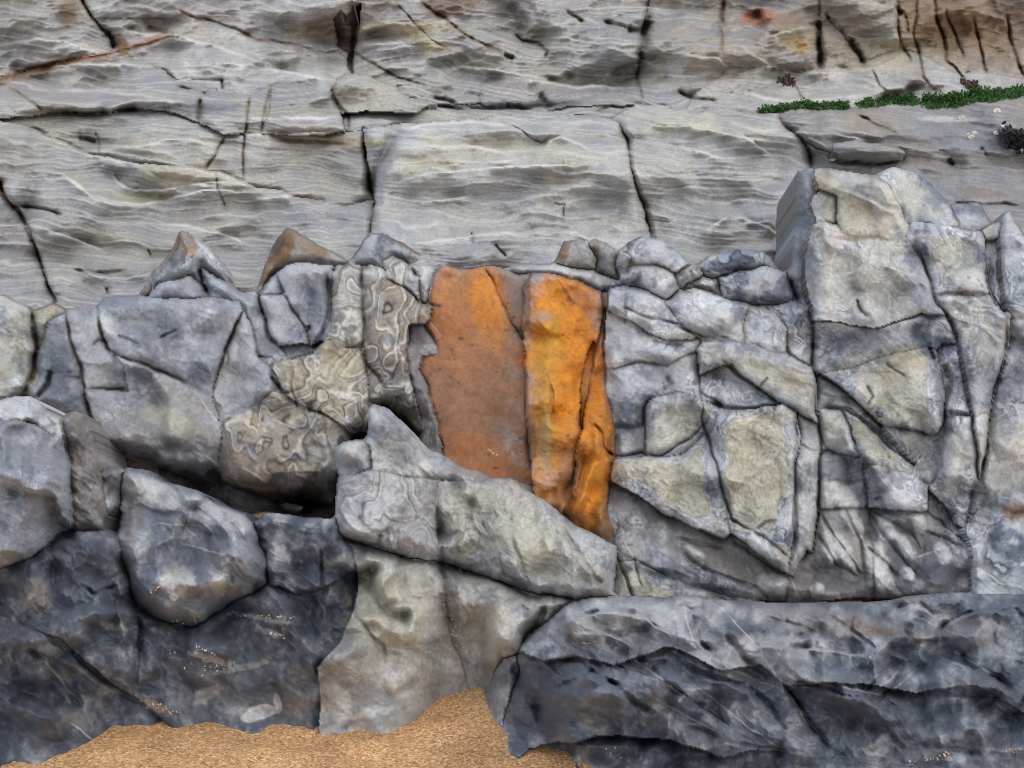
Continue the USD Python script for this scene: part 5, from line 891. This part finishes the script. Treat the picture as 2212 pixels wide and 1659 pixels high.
def blades(pts, size, n, up):
    V_, F_, k = [], [], 0
    for c in pts:
        for _ in range(n):
            d = rg.normal(size=3) * .75 + up; d /= np.linalg.norm(d); s = np.cross(d, rg.normal(size=3)); s /= np.linalg.norm(s) + 1e-9
            L, w = size * rg.uniform(.5, 1.3), size * rg.uniform(.25, .5); b = c + rg.normal(size=3) * size * .4
            bend = np.cross(d, s) * L * rg.uniform(-.4, .4)
            V_.append(np.array([b - s * w * .4, b + s * w * .4, b + d * L * .5 - s * w + bend, b + d * L * .5 + s * w + bend, b + d * L + bend * .3])); F_.append(np.array([[0, 1, 3], [0, 3, 2], [2, 3, 4]]) + k); k += 5
    return np.vstack(V_), np.vstack(F_)
line = path('c 520,710 580,712 700,690 800,672 900,688 1050,682 1200,668 1350,645 1450,648 1600,655 1720,650 1850,632 1900,600 2000,622 2100,606 2212,592 2330,586')
thick = [3, 4, 4, 7, 4, 6, 7, 9, 9, 12, 11, 12, 14, 10, 10, 9, 9]
cl = np.concatenate([[0], np.cumsum(np.hypot(*np.diff(line, axis=0).T))])
P = []
for _ in range(3600):
    t = cl[-1] * rg.rand() ** .8; u, v, w = (np.interp(t, cl, q) for q in (line[:, 0], line[:, 1], thick))
    if vnoise(np.array(u / 11.), np.array(v / 11.), 66) + .3 * rg.rand() < .5: continue
    P.append(at(u + rg.normal() * 2, min(v + rg.normal() * w * .55, v + 1.15 * w), 0, -.005))
p, f = blades(P, .013, 5, np.array([0, -.5, .6]))
data(put('/World/seaweed', p, f, WEED, smooth=False).GetPrim(), 'bright green seaweed strip growing along the ledge at upper right', 'seaweed', None, 'stuff')
for (u, v, k, lab) in ((1699, 178, 26, 'small dark dry weed tuft in a crack left of the green seaweed'), (2094, 184, 26, 'reddish brown weed tuft hanging above the green seaweed')):
    p, f = blades([at(u + rg.normal() * 6, v + rg.normal() * 4, 0, -.01) for _ in range(k)], .022, 4, np.array([0, -.4, .3]))
    data(put('/World/' + fresh('/World', 'weed_tuft'), p, f, DRYWEED, smooth=False).GetPrim(), lab, 'weed', None, 'stuff')
def limpet(r):
    k, V_ = 14, []
    for ring, (rr, hh) in enumerate(((1, 0), (.8, .35), (.45, .72), (.12, .92))):
        for i in range(k):
            a = 2 * math.pi * i / k; m = 1 + (.08 if i % 2 else -.05) * (1 - ring * .2); V_.append((r * rr * m * math.cos(a), .85 * r * rr * m * math.sin(a), r * hh * .8))
    V_.append((0, 0, r * .78)); F_ = []
    for ring in range(3):
        for i in range(k):
            a, b = ring * k + i, ring * k + (i + 1) % k; F_ += [(a, b, b + k), (a, b + k, a + k)]
    F_ += [(3 * k + i, 3 * k + (i + 1) % k, 4 * k) for i in range(k)]
    return np.array(V_), np.array(F_)
tilt_m = trimesh.transformations.rotation_matrix(math.radians(55), (1, 0, 0))[:3, :3]
for (u, v, r, lab) in ((2154, 240, .016, 'white limpet just below the seaweed, highest of the limpets at right'), (2078, 255, .016, 'tan white limpet on the pale streak below the seaweed'), (2099, 297, .015, 'left lower shell of the tight white cluster on the dark slab'), (2106, 288, .014, 'top shell of the tight white cluster on the dark slab'), (2092, 291, .010, 'smallest shell of the tight white cluster on the dark slab'), (2152, 287, .012, 'white limpet beside the left edge of the mussel clump'), (1798, 343, .013, 'lone white limpet in the nook left of the rounded stone')):
    p, f = limpet(r); m = put('/World/' + fresh('/World', 'limpet'), p @ tilt_m.T, f, SHELL, smooth=True); m.AddTranslateOp().Set(Gf.Vec3d(*map(float, at(u, v, 0, -.004)))); data(m.GetPrim(), lab, 'limpet', 'white limpets on the upper right slab')
def mussel(L):
    V_, k, rings = [], 8, 7
    for i in range(rings):
        t = i / (rings - 1); w = L * .30 * math.sin(math.pi * min(1, (t * .86 + .08))) ** .8 * (.55 + .6 * t); h = w * .62
        for j in range(k): a = 2 * math.pi * j / k; V_.append((L * (t - .5), w * math.cos(a) + L * .06 * math.sin(t * 3), h * math.sin(a)))
    F_ = []
    for i in range(rings - 1):
        for j in range(k): a, b = i * k + j, i * k + (j + 1) % k; F_ += [(a, b + k, b), (a, a + k, b + k)]
    n = len(V_); V_ += [(-L * .5, 0, 0), (L * .5, 0, 0)]; F_ += [(n, j, (j + 1) % k) for j in range(k)] + [(n + 1, (rings - 1) * k + (j + 1) % k, (rings - 1) * k + j) for j in range(k)]
    return np.array(V_), np.array(F_)
org = at(2187, 300, 0); X = xform('mussel_clump', org); data(X, 'clump of black mussels with pale barnacled shells at the right edge', 'mussels')
for k in range(46):
    u, v = 2166 + 60 * rg.rand(), 0; v = 278 + (u - 2160) * .5 + rg.uniform(-16, 26)
    p, f = mussel(rg.uniform(.026, .042)); R = trimesh.transformations.random_rotation_matrix(rg.rand(3))[:3, :3]; pale = k % 8 == 3
    put(str(X.GetPath()) + '/' + fresh(str(X.GetPath()), 'barnacled_shell' if pale else 'mussel'), p @ R.T * (.6 if pale else 1) + at(u, v, 0, -rg.uniform(.005, .03)) - org, f, SHELL if pale else MUSSEL)
# grit of broken shell lying on the foreground rocks
V_, F_, n = [], [], 0
base_ = trimesh.creation.icosphere(0)
for (q, m, sp) in (('g 1080,910 1150,935', 22, 7), ('g 1240,870 1340,905 1380,940', 30, 8), ('g 1540,690 1700,680 1880,690', 26, 8), ('g 1730,800 1840,830', 26, 14), ('g 900,1240 1010,1260 1180,1320', 60, 16), ('g 1180,990 1300,1030 1500,1000', 40, 22), ('g 1080,710 1180,730 1280,700', 40, 12), ('h 700,700 740,800 790,960', 50, 14), ('h 470,330 620,350 860,420', 40, 5), ('h 1550,860 1650,845', 14, 5), ('h 1150,740 1190,710', 14, 4), ('g 950,530 1100,460 1180,430', 40, 22), ('e 800,1440 900,1475', 16, 4), ('e 960,1280 1000,1300', 14, 8), ('i 1480,1620 1640,1600 1740,1555', 60, 10), ('i 2090,1540 2212,1555', 40, 10), ('h 1700,1520 1800,1600', 10, 16), ('i 1100,940 1350,950', 20, 10)):
    pp = path(q); cl = np.concatenate([[0], np.cumsum(np.hypot(*np.diff(pp, axis=0).T))])
    for _ in range(m // 2):
        t = cl[-1] * rg.rand(); u, v = np.interp(t, cl, pp[:, 0]) + rg.normal() * sp * .35, np.interp(t, cl, pp[:, 1]) + rg.normal() * sp * .3
        c = at(u, v, 1 if q[0] == 'e' and False else 2, -.001); M = trimesh.transformations.random_rotation_matrix(rg.rand(3))[:3, :3]
        V_.append((base_.vertices * np.array([1, .7, .5]) * rg.uniform(.0015, .0042)) @ M.T + c); F_.append(base_.faces + n); n += len(base_.vertices)
data(put('/World/shell_grit', np.vstack(V_), np.vstack(F_), GRIT, smooth=False).GetPrim(), 'pale crumbs of broken shell lying in cracks of the foreground rocks', 'shell grit', None, 'stuff')
